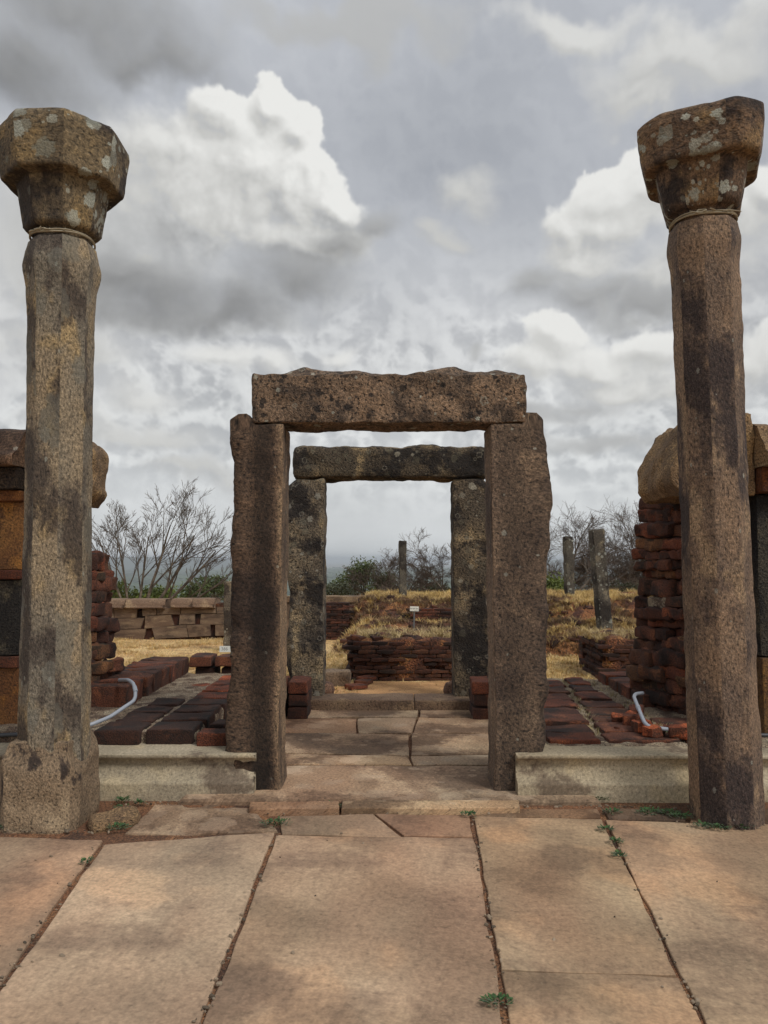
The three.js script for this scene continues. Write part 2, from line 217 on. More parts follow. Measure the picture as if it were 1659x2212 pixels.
M.rope = new THREE.MeshStandardMaterial({ color: new THREE.Color().setRGB(0.36, 0.31, 0.22), roughness: 0.95 });
M.steel = new THREE.MeshStandardMaterial({ color: new THREE.Color().setRGB(0.2, 0.21, 0.22), roughness: 0.5, metalness: 0.6 });

/* ---------- scene-graph helpers ---------- */
const used = new Map();
function numbered(name) { const n = used.get(name) || 0; used.set(name, n + 1); return n ? name + '_' + String(n).padStart(3, '0') : name; }
function mesh(name, geo, mat, parent) { const m = new THREE.Mesh(geo, mat); m.name = parent ? name : numbered(name); m.castShadow = m.receiveShadow = true; (parent || scene).add(m); return m; }
function part(name, geo, mat, parent) { return mesh(name, geo, mat, parent); }
function tag(o, label, category, group) { o.userData.label = label; o.userData.category = category; if (group) o.userData.group = group; return o; }
function thing(name, label, category, group, pos = [0, 0, 0]) { const g = new THREE.Group(); g.name = numbered(name); g.position.set(...pos); scene.add(g); return tag(g, label, category, group); }
function struct(o) { o.userData.kind = 'structure'; return o; }
function stuff(o) { o.userData.kind = 'stuff'; return o; }

/* ---------- geometry ---------- */
function smoothNormals(pos, idx) {               // one normal per place, shared across uv seams
  const key = new Map(), id = new Int32Array(pos.length / 3); let n = 0;
  for (let i = 0; i < id.length; i++) { const k = Math.round(pos[i * 3] * 1e4) + ',' + Math.round(pos[i * 3 + 1] * 1e4) + ',' + Math.round(pos[i * 3 + 2] * 1e4); let q = key.get(k); if (q === undefined) key.set(k, q = n++); id[i] = q; }
  const N = new Float32Array(n * 3);
  for (let t = 0; t < idx.length; t += 3) {
    const [a, b, c] = [idx[t] * 3, idx[t + 1] * 3, idx[t + 2] * 3];
    const ux = pos[b] - pos[a], uy = pos[b + 1] - pos[a + 1], uz = pos[b + 2] - pos[a + 2], vx = pos[c] - pos[a], vy = pos[c + 1] - pos[a + 1], vz = pos[c + 2] - pos[a + 2];
    const nx = uy * vz - uz * vy, ny = uz * vx - ux * vz, nz = ux * vy - uy * vx;
    for (const i of [idx[t], idx[t + 1], idx[t + 2]]) { const o = id[i] * 3; N[o] += nx; N[o + 1] += ny; N[o + 2] += nz; }
  }
  const out = new Float32Array(pos.length);
  for (let i = 0; i < id.length; i++) { const o = id[i] * 3, l = Math.hypot(N[o], N[o + 1], N[o + 2]) || 1; out[i * 3] = N[o] / l; out[i * 3 + 1] = N[o + 1] / l; out[i * 3 + 2] = N[o + 2] / l; }
  return out;
}
function geom(pos, uv, idx) { const g = new THREE.BufferGeometry(), p = new Float32Array(pos); g.setAttribute('position', new THREE.BufferAttribute(p, 3)); g.setAttribute('uv', new THREE.BufferAttribute(new Float32Array(uv), 2)); g.setAttribute('normal', new THREE.BufferAttribute(smoothNormals(p, idx), 3)); g.setIndex(idx); return g; }
function ticks(L, cell, r) { const o = [0]; if (r > 0) o.push(r * 0.3, r); const a = r > 0 ? r : 0, n = Math.max(1, Math.round((L - 2 * a) / cell)); for (let i = 1; i < n; i++) o.push(a + (L - 2 * a) * i / n); if (r > 0) o.push(L - r, L - r * 0.3); o.push(L); return o; }
// A stone: box with rounded edges and a rough skin. The base is at y = 0, centred in x and z.
function rock(w, h, d, { cell = 0.04, r = 0.012, amp = 0.006, freq = 7, oct = 4, seed = 0, warp = null, bend = 0, bendF = 1.5, shade = null } = {}) {
  const col = [], pos = [], uv = [], idx = [], S = [w, h, d], r_ = Math.min(r, w / 2.2, h / 2.2, d / 2.2), T = S.map(L => ticks(L, cell, r_)), v = new THREE.Vector3(), ou = (seed * 0.731) % 5, ov = (seed * 0.417) % 5;
  const place = (x, y, z) => {
    const q = [x - w / 2, y - h / 2, z - d / 2], c = q.map((t, i) => clamp(t, -S[i] / 2 + r_, S[i] / 2 - r_)), e = [q[0] - c[0], q[1] - c[1], q[2] - c[2]], l = Math.hypot(...e) || 1, n = e.map(t => t / l);
    const s = seed * 3.7, am = amp * f3(c[0] * freq + s, c[1] * freq - s, c[2] * freq + s * 0.5, oct) * 1.6;
    v.set(c[0] + n[0] * (r_ + am), c[1] + n[1] * (r_ + am) + h / 2, c[2] + n[2] * (r_ + am));
    if (bend) { v.x += bend * n3(v.x * bendF + s, v.y * bendF, v.z * bendF); v.y += bend * n3(v.x * bendF + s + 40, v.y * bendF, v.z * bendF); v.z += bend * n3(v.x * bendF + s + 80, v.y * bendF, v.z * bendF); }
    if (warp) warp(v, n);
    return v;
  };
  for (const [ax, s] of [[0, 1], [0, -1], [1, 1], [1, -1], [2, 1], [2, -1]]) {
    const A = ax === 0 ? 2 : 0, B = ax === 1 ? 2 : 1, ta = T[A], tb = T[B], o = pos.length / 3;
    for (const b of tb) for (const a of ta) { const q = [0, 0, 0]; q[ax] = s > 0 ? S[ax] : 0; q[A] = a; q[B] = b; const p = place(...q); pos.push(p.x, p.y, p.z); if (shade) col.push(...shade(p, q)); uv.push(a + ou + ax * 0.37, b + ov + (s > 0 ? 0.71 : 0)); }
    const flip = (ax === 0 ? s < 0 : ax === 1 ? s < 0 : s > 0);
    for (let j = 0; j < tb.length - 1; j++) for (let i = 0; i < ta.length - 1; i++) { const k = o + j * ta.length + i, m = k + ta.length; if (flip) idx.push(k, k + 1, m, k + 1, m + 1, m); else idx.push(k, m, k + 1, k + 1, m, m + 1); }
  }
  const g = geom(pos, uv, idx); if (shade) g.setAttribute('color', new THREE.BufferAttribute(new Float32Array(col), 3)); return g;
}
// A flag: quad of ground points (back-left, back-right, front-right, front-left) with a rough top, worn edges and a thickness.
function flag(bl, br, fr, fl, { th = 0.08, cell = 0.05, amp = 0.006, wob = 0.013, edge = 0.006, seed = 0, freq = 2.2, uvs = null } = {}) {
  const col = [], pos = [], uv = [], idx = [], W = (bl.distanceTo(br) + fl.distanceTo(fr)) / 2, L = (bl.distanceTo(fl) + br.distanceTo(fr)) / 2;
  const tu = ticks(W, cell, edge).map(t => t / W), tv = ticks(L, cell, edge).map(t => t / L), s = seed * 5.3, a = new THREE.Vector3(), b = new THREE.Vector3(), nu = tu.length, nv = tv.length;
  const at = (u, v, drop) => {
    a.lerpVectors(bl, br, u); b.lerpVectors(fl, fr, u); a.lerp(b, v);
    const eu = Math.min(u, 1 - u) * W, ev = Math.min(v, 1 - v) * L, e = Math.min(eu, ev);
    const wx = wob * f3(a.x * 3 + s, 1.5, a.z * 3, 3) * 1.6, wz = wob * f3(a.x * 3 + s + 30, 7.5, a.z * 3, 3) * 1.6, near = 1 - sstep(0, 0.12, e);
    const y = a.y + amp * f3(a.x * freq + s, 2.2, a.z * freq, 4) - edge * 0.8 * (1 - sstep(0, edge * 1.2, e)) * 1 - amp * 0.6 * near * (0.5 + f3(a.x * 9, s, a.z * 9, 2)) - drop;
    pos.push(a.x + wx * near, y, a.z + wz * near); const ru = a.x * 0.8 + a.z * 0.6, rv = a.z * 0.8 - a.x * 0.6, t1 = 0.55 * f3(a.x * 1.7 + s, 4, a.z * 1.7, 5) + 0.8 * f3(ru * 1.2 + s, 8, rv * 5, 5), t2 = f3(a.x * 2.6 + s, 9, a.z * 1.2 + s, 4), t3 = sstep(0.1, 0.5, f3(a.x * 0.9 - s, 14, a.z * 0.9, 5)), kk = (1.03 + 0.46 * t1) * (1 - 0.12 * t3) * (1 - 0.2 * near * sstep(-0.1, 0.5, f3(a.x * 4, 3, a.z * 4 + s, 3)) * (1 - sstep(0, 0.1, e))); col.push(kk * (1 + 0.05 * t2), kk * (1 - 0.07 * t2), kk * (1 - 0.11 * t2 - 0.03 * t3)); uv.push(a.x + (uvs ? uvs[0] : s * 0.3) + drop, -a.z + (uvs ? uvs[1] : s * 0.7) + drop);
  };
  for (let j = 0; j < nv; j++) for (let i = 0; i < nu; i++) at(tu[i], tv[j], 0);
  for (let j = 0; j < nv - 1; j++) for (let i = 0; i < nu - 1; i++) { const k = j * nu + i; idx.push(k, k + nu, k + 1, k + 1, k + nu, k + nu + 1); }
  const ring = []; for (let i = 0; i < nu; i++) ring.push([tu[i], 0]); for (let j = 1; j < nv; j++) ring.push([1, tv[j]]); for (let i = nu - 2; i >= 0; i--) ring.push([tu[i], 1]); for (let j = nv - 2; j >= 0; j--) ring.push([0, tv[j]]);
  const o = pos.length / 3; for (const [u, v] of ring) { at(u, v, 0); at(u, v, th); }
  for (let i = 0; i < ring.length - 1; i++) { const k = o + i * 2; idx.push(k, k + 2, k + 1, k + 1, k + 2, k + 3); }
  const g = geom(pos, uv, idx); g.setAttribute('color', new THREE.BufferAttribute(new Float32Array(col), 3)); return g;
}
// A turned post: rows [y, radius, squareness 0 (octagon) .. 1 (square), rough], skin displaced.
function post(rows, { amp = 0.006, freq = 6, seed = 0, seg = 96, cell = 0.03, chip = 0, round = 0.35, rot = 0 } = {}) {
  const per = Math.round(seg / 8), cols = 8 * (per + 1), pos = [], uv = [], idx = [], R = [], C8 = Math.cos(Math.PI / 8);
  for (let i = 0; i < rows.length - 1; i++) { const [y0, r0, q0 = 0, k0 = 1] = rows[i], [y1, r1, q1 = 0, k1 = 1] = rows[i + 1], n = Math.max(1, Math.round(Math.hypot(y1 - y0, r1 - r0) / cell)); for (let j = 0; j < n; j++) { const t = j / n; R.push([lerp(y0, y1, t), lerp(r0, r1, t), lerp(q0, q1, t), lerp(k0, k1, t)]); } }
  const last = rows[rows.length - 1]; R.push([last[0], last[1], last[2] || 0, last[3] ?? 1]);
  let arc = 0; const ruv = 0.3;
  R.forEach(([y, r, q, k], j) => {
    if (j) arc += Math.hypot(y - R[j - 1][0], r - R[j - 1][1]);
    for (let i = 0; i < cols; i++) {
      const fc = Math.floor(i / (per + 1)), a = (fc + (i % (per + 1)) / per - 0.5) * Math.PI / 4 - Math.PI / 2, m = ((i % (per + 1)) / per - 0.5) * Math.PI / 4;
      const oct = C8 / Math.cos(m), octR = lerp(oct, 0.985, round * 0.4), sq = 0.92 * Math.min(1.18, 1 / Math.max(Math.abs(Math.cos(a)), Math.abs(Math.sin(a))));
      let rr = r * lerp(octR, sq, q); const ca = Math.cos(a + rot), sa = Math.sin(a + rot), s = seed * 4.1, arris = Math.pow(Math.abs(m) / (Math.PI / 8), 6);
      rr += k * amp * f3(ca * r * freq + s, y * freq, sa * r * freq - s, 4) * 1.8 - k * amp * 0.9 * arris * (0.4 + f3(ca * 9 + s, y * 6, sa * 9, 3) * 1.5);
      if (chip) rr -= k * chip * sstep(0.25, 0.6, f3(ca * r * 5 + s + 9, y * 4, sa * r * 5, 3));
      const yy = y + k * amp * 0.6 * f3(ca * r * freq + s + 50, y * freq, sa * r * freq, 3);
      pos.push(ca * rr, yy, sa * rr); uv.push(-a * ruv + seed * 0.77 + fc * 0.43, arc + seed * 0.31 + (fc * 0.61) % 1);
    }
  });
  for (let j = 0; j < R.length - 1; j++) for (let i = 0; i < cols - 1; i++) { if (i % (per + 1) === per) continue; const k = j * cols + i, m = k + cols; idx.push(k, m, k + 1, k + 1, m, m + 1); }
  return geom(pos, uv, idx);
}
// A moulding: outline [z, y] run from x0 to x1.
function moulding(outline, x0, x1, { cell = 0.04, amp = 0.004, freq = 9, seed = 0, sub = 0.03, wear = 0 } = {}) {
  const pos = [], uv = [], idx = [], pts = [], s = seed * 3.3;
  for (let i = 0; i < outline.length; i++) { const [a, b] = outline[i], [c, d] = outline[(i + 1) % outline.length], n = Math.max(1, Math.round(Math.hypot(c - a, d - b) / sub)); for (let j = 0; j < n; j++) pts.push([lerp(a, c, j / n), lerp(b, d, j / n)]); }
  const cz = pts.reduce((t, p) => t + p[0], 0) / pts.length, cy = pts.reduce((t, p) => t + p[1], 0) / pts.length, n = Math.max(2, Math.round((x1 - x0) / cell)), m = pts.length;
  const put = (x, z, y) => { const f = amp * f3(x * freq + s, y * freq, z * freq, 4) * 1.6, l = Math.hypot(z - cz, y - cy) || 1; const w = wear * sstep(0.2, 0.6, f3(x * 4 + s, y * 4, z * 4, 3)); pos.push(x + amp * f3(x * freq, y * freq + 30, z * freq + s, 3) * 1.5, y + (y - cy) / l * (f - w), z + (z - cz) / l * (f - w)); };
  let arc = 0; const arcs = pts.map((p, i) => i ? arc += Math.hypot(p[0] - pts[i - 1][0], p[1] - pts[i - 1][1]) : 0); arcs.push(arc + 0.05);
  for (let i = 0; i <= n; i++) for (let j = 0; j <= m; j++) { const x = lerp(x0, x1, i / n), p = pts[j % m]; put(x, p[0], p[1]); uv.push(x + s, -arcs[j] + s * 0.6); }
  for (let i = 0; i < n; i++) for (let j = 0; j < m; j++) { const k = i * (m + 1) + j, q = k + m + 1; idx.push(k, k + 1, q, q, k + 1, q + 1); }
  for (const [x, f] of [[x0, 0], [x1, 1]]) {
    const sh = new THREE.Shape(outline.map(([z, y]) => new THREE.Vector2(z, y))), tri = THREE.ShapeUtils.triangulateShape(pts.map(p => new THREE.Vector2(p[0], p[1])), []), o = pos.length / 3;
    for (const p of pts) { put(x, p[0], p[1]); uv.push(p[0] + s + 0.4, p[1] + s); }
    for (const t of tri) f ? idx.push(o + t[0], o + t[2], o + t[1]) : idx.push(o + t[0], o + t[1], o + t[2]);
  }
  // make the winding face outward
  const g = geom(pos, uv, idx), N = g.attributes.normal, Q = g.attributes.position; let dot = 0;
  for (let i = 0; i < (n + 1) * (m + 1); i++) dot += N.getY(i) * (Q.getY(i) - cy) + N.getZ(i) * (Q.getZ(i) - cz);
  if (dot < 0) { for (let i = 0; i < idx.length; i += 3) [idx[i + 1], idx[i + 2]] = [idx[i + 2], idx[i + 1]]; return geom(pos, uv, idx); }
  return g;
}
class Acc { constructor() { this.p = []; this.u = []; this.i = []; this.c = []; }
  tube(pts, rad, sides) { const o = this.p.length / 3, t = new THREE.Vector3(), a = new THREE.Vector3(), b = new THREE.Vector3(); let arc = 0;
    pts.forEach((q, k) => { t.subVectors(pts[Math.min(k + 1, pts.length - 1)], pts[Math.max(k - 1, 0)]).normalize(); a.set(Math.abs(t.y) > 0.9 ? 1 : 0, Math.abs(t.y) > 0.9 ? 0 : 1, 0).cross(t).normalize(); b.crossVectors(t, a); if (k) arc += q.distanceTo(pts[k - 1]);
      for (let s = 0; s <= sides; s++) { const g = s / sides * Math.PI * 2, ca = Math.cos(g) * rad[k], sb = Math.sin(g) * rad[k]; this.p.push(q.x + a.x * ca + b.x * sb, q.y + a.y * ca + b.y * sb, q.z + a.z * ca + b.z * sb); this.u.push(s / sides * 0.3, arc); } });
    for (let k = 0; k < pts.length - 1; k++) for (let s = 0; s < sides; s++) { const i = o + k * (sides + 1) + s, m = i + sides + 1; this.i.push(i, i + 1, m, i + 1, m + 1, m); } return this; }
  leaf(c, dir, side, l, w, tone = 1) { const o = this.p.length / 3; for (const [x, y] of [[0, 0], [0.45, 0.5], [0.45, -0.5], [1, 0]]) { this.p.push(c.x + dir.x * l * x + side.x * w * y, c.y + dir.y * l * x + side.y * w * y - 0.12 * l * x * x, c.z + dir.z * l * x + side.z * w * y); this.u.push(x, y); this.c.push(tone, tone, tone); } this.i.push(o, o + 2, o + 1, o + 1, o + 2, o + 3); }
  get geo() { const g = new THREE.BufferGeometry(); g.setAttribute('position', new THREE.BufferAttribute(new Float32Array(this.p), 3)); g.setAttribute('uv', new THREE.BufferAttribute(new Float32Array(this.u), 2)); if (this.c.length) g.setAttribute('color', new THREE.BufferAttribute(new Float32Array(this.c), 3)); g.setIndex(this.i); g.computeVertexNormals(); return g; } }
const V = (x, y, z) => new THREE.Vector3(x, y, z);

/* ---------- the ground: one sheet from the hilltop to the horizon ---------- */
function groundY(x, z) {
  const d = -z, R = Math.hypot(x, z + 6);
  let y = lerp(-0.04, 0.045, sstep(7.9, 8.4, d)) + 0.02 * f3(x * 0.8, 3, z * 0.8, 3) * sstep(8, 9, d);
  y -= 1.2 * sstep(15, 24, Math.max(d, R * 0.8)) + 9 * sstep(20, 70, R) + 78 * sstep(50, 420, R);
  if (R > 400) y += 5 * f3(x * 0.0012, 1, z * 0.0012, 3) * sstep(400, 1500, R);
  return y;
}
{
  const NA = 220, rr = [0.01]; while (rr[rr.length - 1] < 26000) { const r = rr[rr.length - 1]; rr.push(r + Math.max(0.25, r * 0.045)); }
  const pos = [], uv = [], idx = [], col = [];
  rr.forEach((r) => { for (let i = 0; i <= NA; i++) { const a = i / NA * Math.PI * 2, x = Math.cos(a) * r, z = Math.sin(a) * r - 9, y = groundY(x, z); pos.push(x, y, z); uv.push(x, -z);
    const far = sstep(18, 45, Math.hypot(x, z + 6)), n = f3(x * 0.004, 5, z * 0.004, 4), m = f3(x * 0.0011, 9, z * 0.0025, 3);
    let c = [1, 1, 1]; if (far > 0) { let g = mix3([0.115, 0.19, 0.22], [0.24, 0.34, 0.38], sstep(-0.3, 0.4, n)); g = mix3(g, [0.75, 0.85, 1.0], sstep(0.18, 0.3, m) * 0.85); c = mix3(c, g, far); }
    col.push(...c); } });
  for (let j = 0; j < rr.length - 1; j++) for (let i = 0; i < NA; i++) { const k = j * (NA + 1) + i, m = k + NA + 1; idx.push(k, k + 1, m, k + 1, m + 1, m); }
  const g = geom(pos, uv, idx); g.setAttribute('color', new THREE.BufferAttribute(new Float32Array(col), 3));
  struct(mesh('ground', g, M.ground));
}
{ // the woods of the plain, a mass of crowns
  const g = new THREE.IcosahedronGeometry(1, 1), p = g.attributes.position; for (let i = 0; i < p.count; i++) { const k = 1 + 0.3 * n3(p.getX(i) * 2 + 3, p.getY(i) * 2, p.getZ(i) * 2); p.setXYZ(i, p.getX(i) * k, p.getY(i) * k * 0.7, p.getZ(i) * k); } g.computeVertexNormals();
  const r = rng(4), N = 9000, im = new THREE.InstancedMesh(g, new THREE.MeshStandardMaterial({ color: new THREE.Color().setRGB(0.05, 0.07, 0.04), roughness: 1 }), N), m = new THREE.Matrix4(), c = new THREE.Color();
  for (let i = 0; i < N; i++) { const d = 260 * Math.pow(24, Math.pow(r(), 0.8)), a = (r() - 0.5) * 1.5, x = Math.sin(a) * d, z = -Math.cos(a) * d, s = (5 + r() * 6) * (1 + d / 2500); m.makeScale(s * (1 + r()), s * 0.8, s * (1 + r())).setPosition(x, groundY(x, z) + s * 0.25, z); im.setMatrixAt(i, m); const k = 0.6 + r() * 0.9; im.setColorAt(i, c.setRGB(k, k * (0.95 + r() * 0.15), k * 0.9)); }
  im.name = 'distant_forest'; im.userData.label = 'hazy green forest spread over the distant plain'; stuff(im); scene.add(im);
}
{ // low hills on the skyline
  const hill = (px, w, h, depth) => { const pos = [], uv = [], idx = [], c = P(px, 1208, depth), n = 40; for (let j = 0; j <= 12; j++) for (let i = 0; i <= n; i++) { const u = i / n * 2 - 1, v = j / 12 * 2 - 1, x = c.x + u * w, z = c.z + v * w * 0.5, k = Math.max(0, 1 - u * u) * Math.max(0, 1 - v * v); pos.push(x, -95 + (h + 90) * Math.pow(k, 0.7) * (0.8 + 0.3 * f3(x * 0.002, 3, z * 0.002, 4)), z); uv.push(x / 100, z / 100); } for (let j = 0; j < 12; j++) for (let i = 0; i < n; i++) { const k = j * (n + 1) + i; idx.push(k, k + n + 1, k + 1, k + 1, k + n + 1, k + n + 2); } return geom(pos, uv, idx); };
  const hm = new THREE.MeshStandardMaterial({ color: new THREE.Color().setRGB(0.06, 0.075, 0.06), roughness: 1 });
  for (const a of [[1400, 700, 70, 5200], [260, 1500, 60, 6500], [1180, 900, 30, 6800]]) struct(mesh('hill', hill(...a), hm));
}

/* ---------- pavement in front of the shrine ---------- */
const bedY = -0.016;
const pavement = struct(mesh('pavement', rock(14, 0.2, 8.4, { cell: 0.5, r: 0, amp: 0 }).translate(0, bedY - 0.2, -1.9), M.soil));
function slab(bl, br, fr, fl, mat, o = {}, gap = 0.0022) {
  const c = bl.clone().add(br).add(fr).add(fl).multiplyScalar(0.25), q = [bl, br, fr, fl].map(p => { const d = c.clone().sub(p); d.y = 0; const l = d.length(); return p.clone().addScaledVector(d, gap * 1.4 / l); });
  return part('paving_slab', flag(...q, o), mat, pavement);
}
{
  const g = (x, y) => G(x, y, 0), ext = (a, b, d) => { const k = (d - a.z) / (b.z - a.z); return V(lerp(a.x, b.x, k), 0, d); };
  const J = [[[224, 1815], [0, 2127]], [[594, 1799], [432, 2212]], [[1019, 1761], [1091, 2211]], [[1304, 1769], [1524, 2211]]].map(l => l.map(p => g(...p)));
  const Zf = 1.2, far = i => ext(...J[i], Zf);                                     // on behind the camera
  const pT = [tint(M.pave, 0.90, 0.86, 0.82), tint(M.pave, 1.0, 1.0, 0.98), tint(M.pave, 0.97, 0.92, 0.88), tint(M.pave, 0.98, 0.94, 0.86), tint(M.pave, 1.0, 0.95, 0.87), tint(M.floor, 0.8, 0.8, 0.8), tint(M.pave, 0.82, 0.72, 0.66)];
  slab(g(-420, 1796), g(223, 1813), far(0), V(-3.6, 0, Zf), pT[0], { seed: 1, uvs: [0.3, 1.2] });
  slab(g(228, 1820), g(592, 1797), far(1), far(0), pT[1], { seed: 2, uvs: [1.7, 0.1] });
  slab(g(598, 1803), g(1026, 1808), far(2), far(1), pT[2], { seed: 3, uvs: [0.9, 2.3] });
  const c1 = g(1081, 2094), c2 = g(1466, 2106);
  slab(g(1021, 1762), g(1303, 1769), c2, c1, pT[3], { seed: 4, uvs: [2.5, 1.1] }, 0.005);
  slab(c1, c2, far(3), far(2), pT[3], { seed: 5, uvs: [2.5, 1.13] }, 0.005);
  slab(g(1308, 1770), g(2050, 1790), V(4.2, 0, Zf), far(3), pT[4], { seed: 6, uvs: [0.2, 0.6] });
  slab(g(602, 1762), g(805, 1757), g(868, 1806), g(606, 1800), pT[2], { seed: 7, amp: 0.004 }, 0.003);
  slab(g(808, 1757), g(1014, 1760), g(1022, 1805), g(872, 1805), pT[6], { seed: 8, amp: 0.004 }, 0.003);
  slab(g(330, 1737), g(548, 1737), g(598, 1796), g(268, 1798), pT[5], { seed: 9, amp: 0.016, freq: 4, wob: 0.03 });
  slab(g(-300, 1735), g(120, 1735), g(16, 1792), g(-360, 1790), pT[5], { seed: 10, amp: 0.01 });
  slab(g(1118, 1738), g(1296, 1744), g(1300, 1766), g(1024, 1760), tint(M.floor, 0.6, 0.52, 0.46), { seed: 11, amp: 0.01, wob: 0.02 }, 0.006);
  slab(g(1300, 1744), g(1478, 1748), g(1484, 1774), g(1310, 1768), tint(M.floor, 0.5, 0.48, 0.48), { seed: 12, amp: 0.01, wob: 0.02 }, 0.006);
  slab(g(1486, 1744), g(1900, 1748), g(1980, 1784), g(1490, 1776), tint(M.floor, 0.6, 0.54, 0.5), { seed: 13, amp: 0.01, wob: 0.02 });
  const st = rock(0.27, 0.09, 0.2, { cell: 0.03, r: 0.04, amp: 0.02, seed: 6, freq: 9 }); const sp = g(246, 1776);
  tag(mesh('loose_stone', st.rotateY(0.5).translate(sp.x, -0.04, sp.z), M.tan), 'small pale pitted stone lying beside the base of the left column', 'stone');
}
/* ---------- doorway floor: step strips, threshold, passage flags ---------- */
{
  const floor = struct(mesh('passage_floor', rock(2.6, 0.2, 3.2, { cell: 0.5, r: 0, amp: 0 }).translate(0, bedY - 0.185, -6.35), M.soil));
  const H = 0.03, g = (x, y) => G(x, y, H), put = (a, b, c, d, mat, o, gap = 0.002) => { const cc = a.clone().add(b).add(c).add(d).multiplyScalar(0.25), q = [a, b, c, d].map(p => { const k = cc.clone().sub(p); k.y = 0; return p.clone().addScaledVector(k, gap * 1.4 / k.length()); }); return part('floor_slab', flag(...q, o), mat, floor); };
  const F = [M.floor, tint(M.floor, 1.12, 1.08, 1.02), tint(M.floor, 0.9, 0.88, 0.86), tint(M.floor, 1.12, 1.1, 1.0), tint(M.floor, 0.9, 0.78, 0.7)];
  const o = (s, x = {}) => ({ seed: s, amp: 0.006, freq: 5, wob: 0.007, edge: 0.005, cell: 0.03, th: 0.07, ...x });
  put(g(738, 1728), g(1121, 1727), g(1124, 1744), g(736, 1745), F[3], o(1));
  put(g(540, 1731), g(734, 1729), g(733, 1746), g(536, 1746), F[4], o(2));
  put(V(-1.25, H, -5.62), V(1.25, H, -5.62), V(1.3, H, g(841, 1728).z), V(-1.3, H, g(841, 1729).z), F[0], o(3, { amp: 0.008, edge: 0.014 }), 0.002);
  put(g(560, 1626), g(880, 1633), V(-0.0 + 0.16, H, -5.64), V(-1.2, H, -5.64), F[1], o(4));
  put(g(886, 1632), g(1120, 1628), V(1.2, H, -5.64), V(0.17, H, -5.64), F[0], o(5));
  put(g(560, 1582), g(884, 1585), g(884, 1631), g(555, 1624), F[2], o(6));
  put(g(890, 1583), g(1120, 1585), g(1120, 1627), g(888, 1630), F[1], o(7));
  put(g(560, 1550), g(770, 1551), g(770, 1584), g(560, 1581), F[4], o(8));
  put(g(772, 1551), g(900, 1549), g(888, 1583), g(774, 1584), F[0], o(9));
  put(g(904, 1549), g(1120, 1552), g(1120, 1584), g(892, 1582), F[1], o(10));
  put(g(560, 1524), g(906, 1524), g(902, 1548), g(560, 1549), F[0], o(11));
  put(g(910, 1524), g(1100, 1524), g(1110, 1550), g(906, 1548), F[2], o(12));
}

/* ---------- moulded kerbs either side of the door ---------- */
{
  const z0 = G(841, 1726).z, prof = [[z0, -0.03], [z0, 0.094], [z0 - 0.014, 0.103], [z0 - 0.045, 0.116], [z0 - 0.068, 0.15], [z0 - 0.076, 0.19], [z0 - 0.068, 0.22], [z0 - 0.05, 0.237], [z0 - 0.028, 0.242], [z0 - 0.024, 0.262], [z0 - 0.045, 0.268], [z0 - 0.42, 0.262], [z0 - 0.42, -0.03]];
  const xl = XA(548, 4.83), xr = XA(1118, 4.83);
  const kl = thing('moulded_kerb', 'pale moulded stone kerb left of the doorway, dark stained at its right end', 'kerb');
  part('kerb_stone', moulding(prof, -1.95, xl, { amp: 0.0022, freq: 14, seed: 2, wear: 0.008, cell: 0.02, sub: 0.014 }), M.kerb, kl);
  part('kerb_stone', moulding(prof.map(([z, y]) => [z - 0.01, y]), -4.2, -1.962, { amp: 0.006, seed: 3, wear: 0.012 }), M.kerb, kl);
  const kr = thing('moulded_kerb', 'pale moulded stone kerb right of the doorway with a dark patch in its hollow', 'kerb');
  part('kerb_stone', moulding(prof.map(([z, y]) => [z + 0.015, y + 0.004]), xr, 2.12, { amp: 0.0022, freq: 14, seed: 5, wear: 0.007, cell: 0.02, sub: 0.014 }), tint(M.kerb, 1.04, 1.02, 0.98), kr);
  part('kerb_stone', moulding(prof.map(([z, y]) => [z, y - 0.004]), 2.132, 4.4, { amp: 0.006, seed: 6, wear: 0.01 }), M.kerb, kr);
}

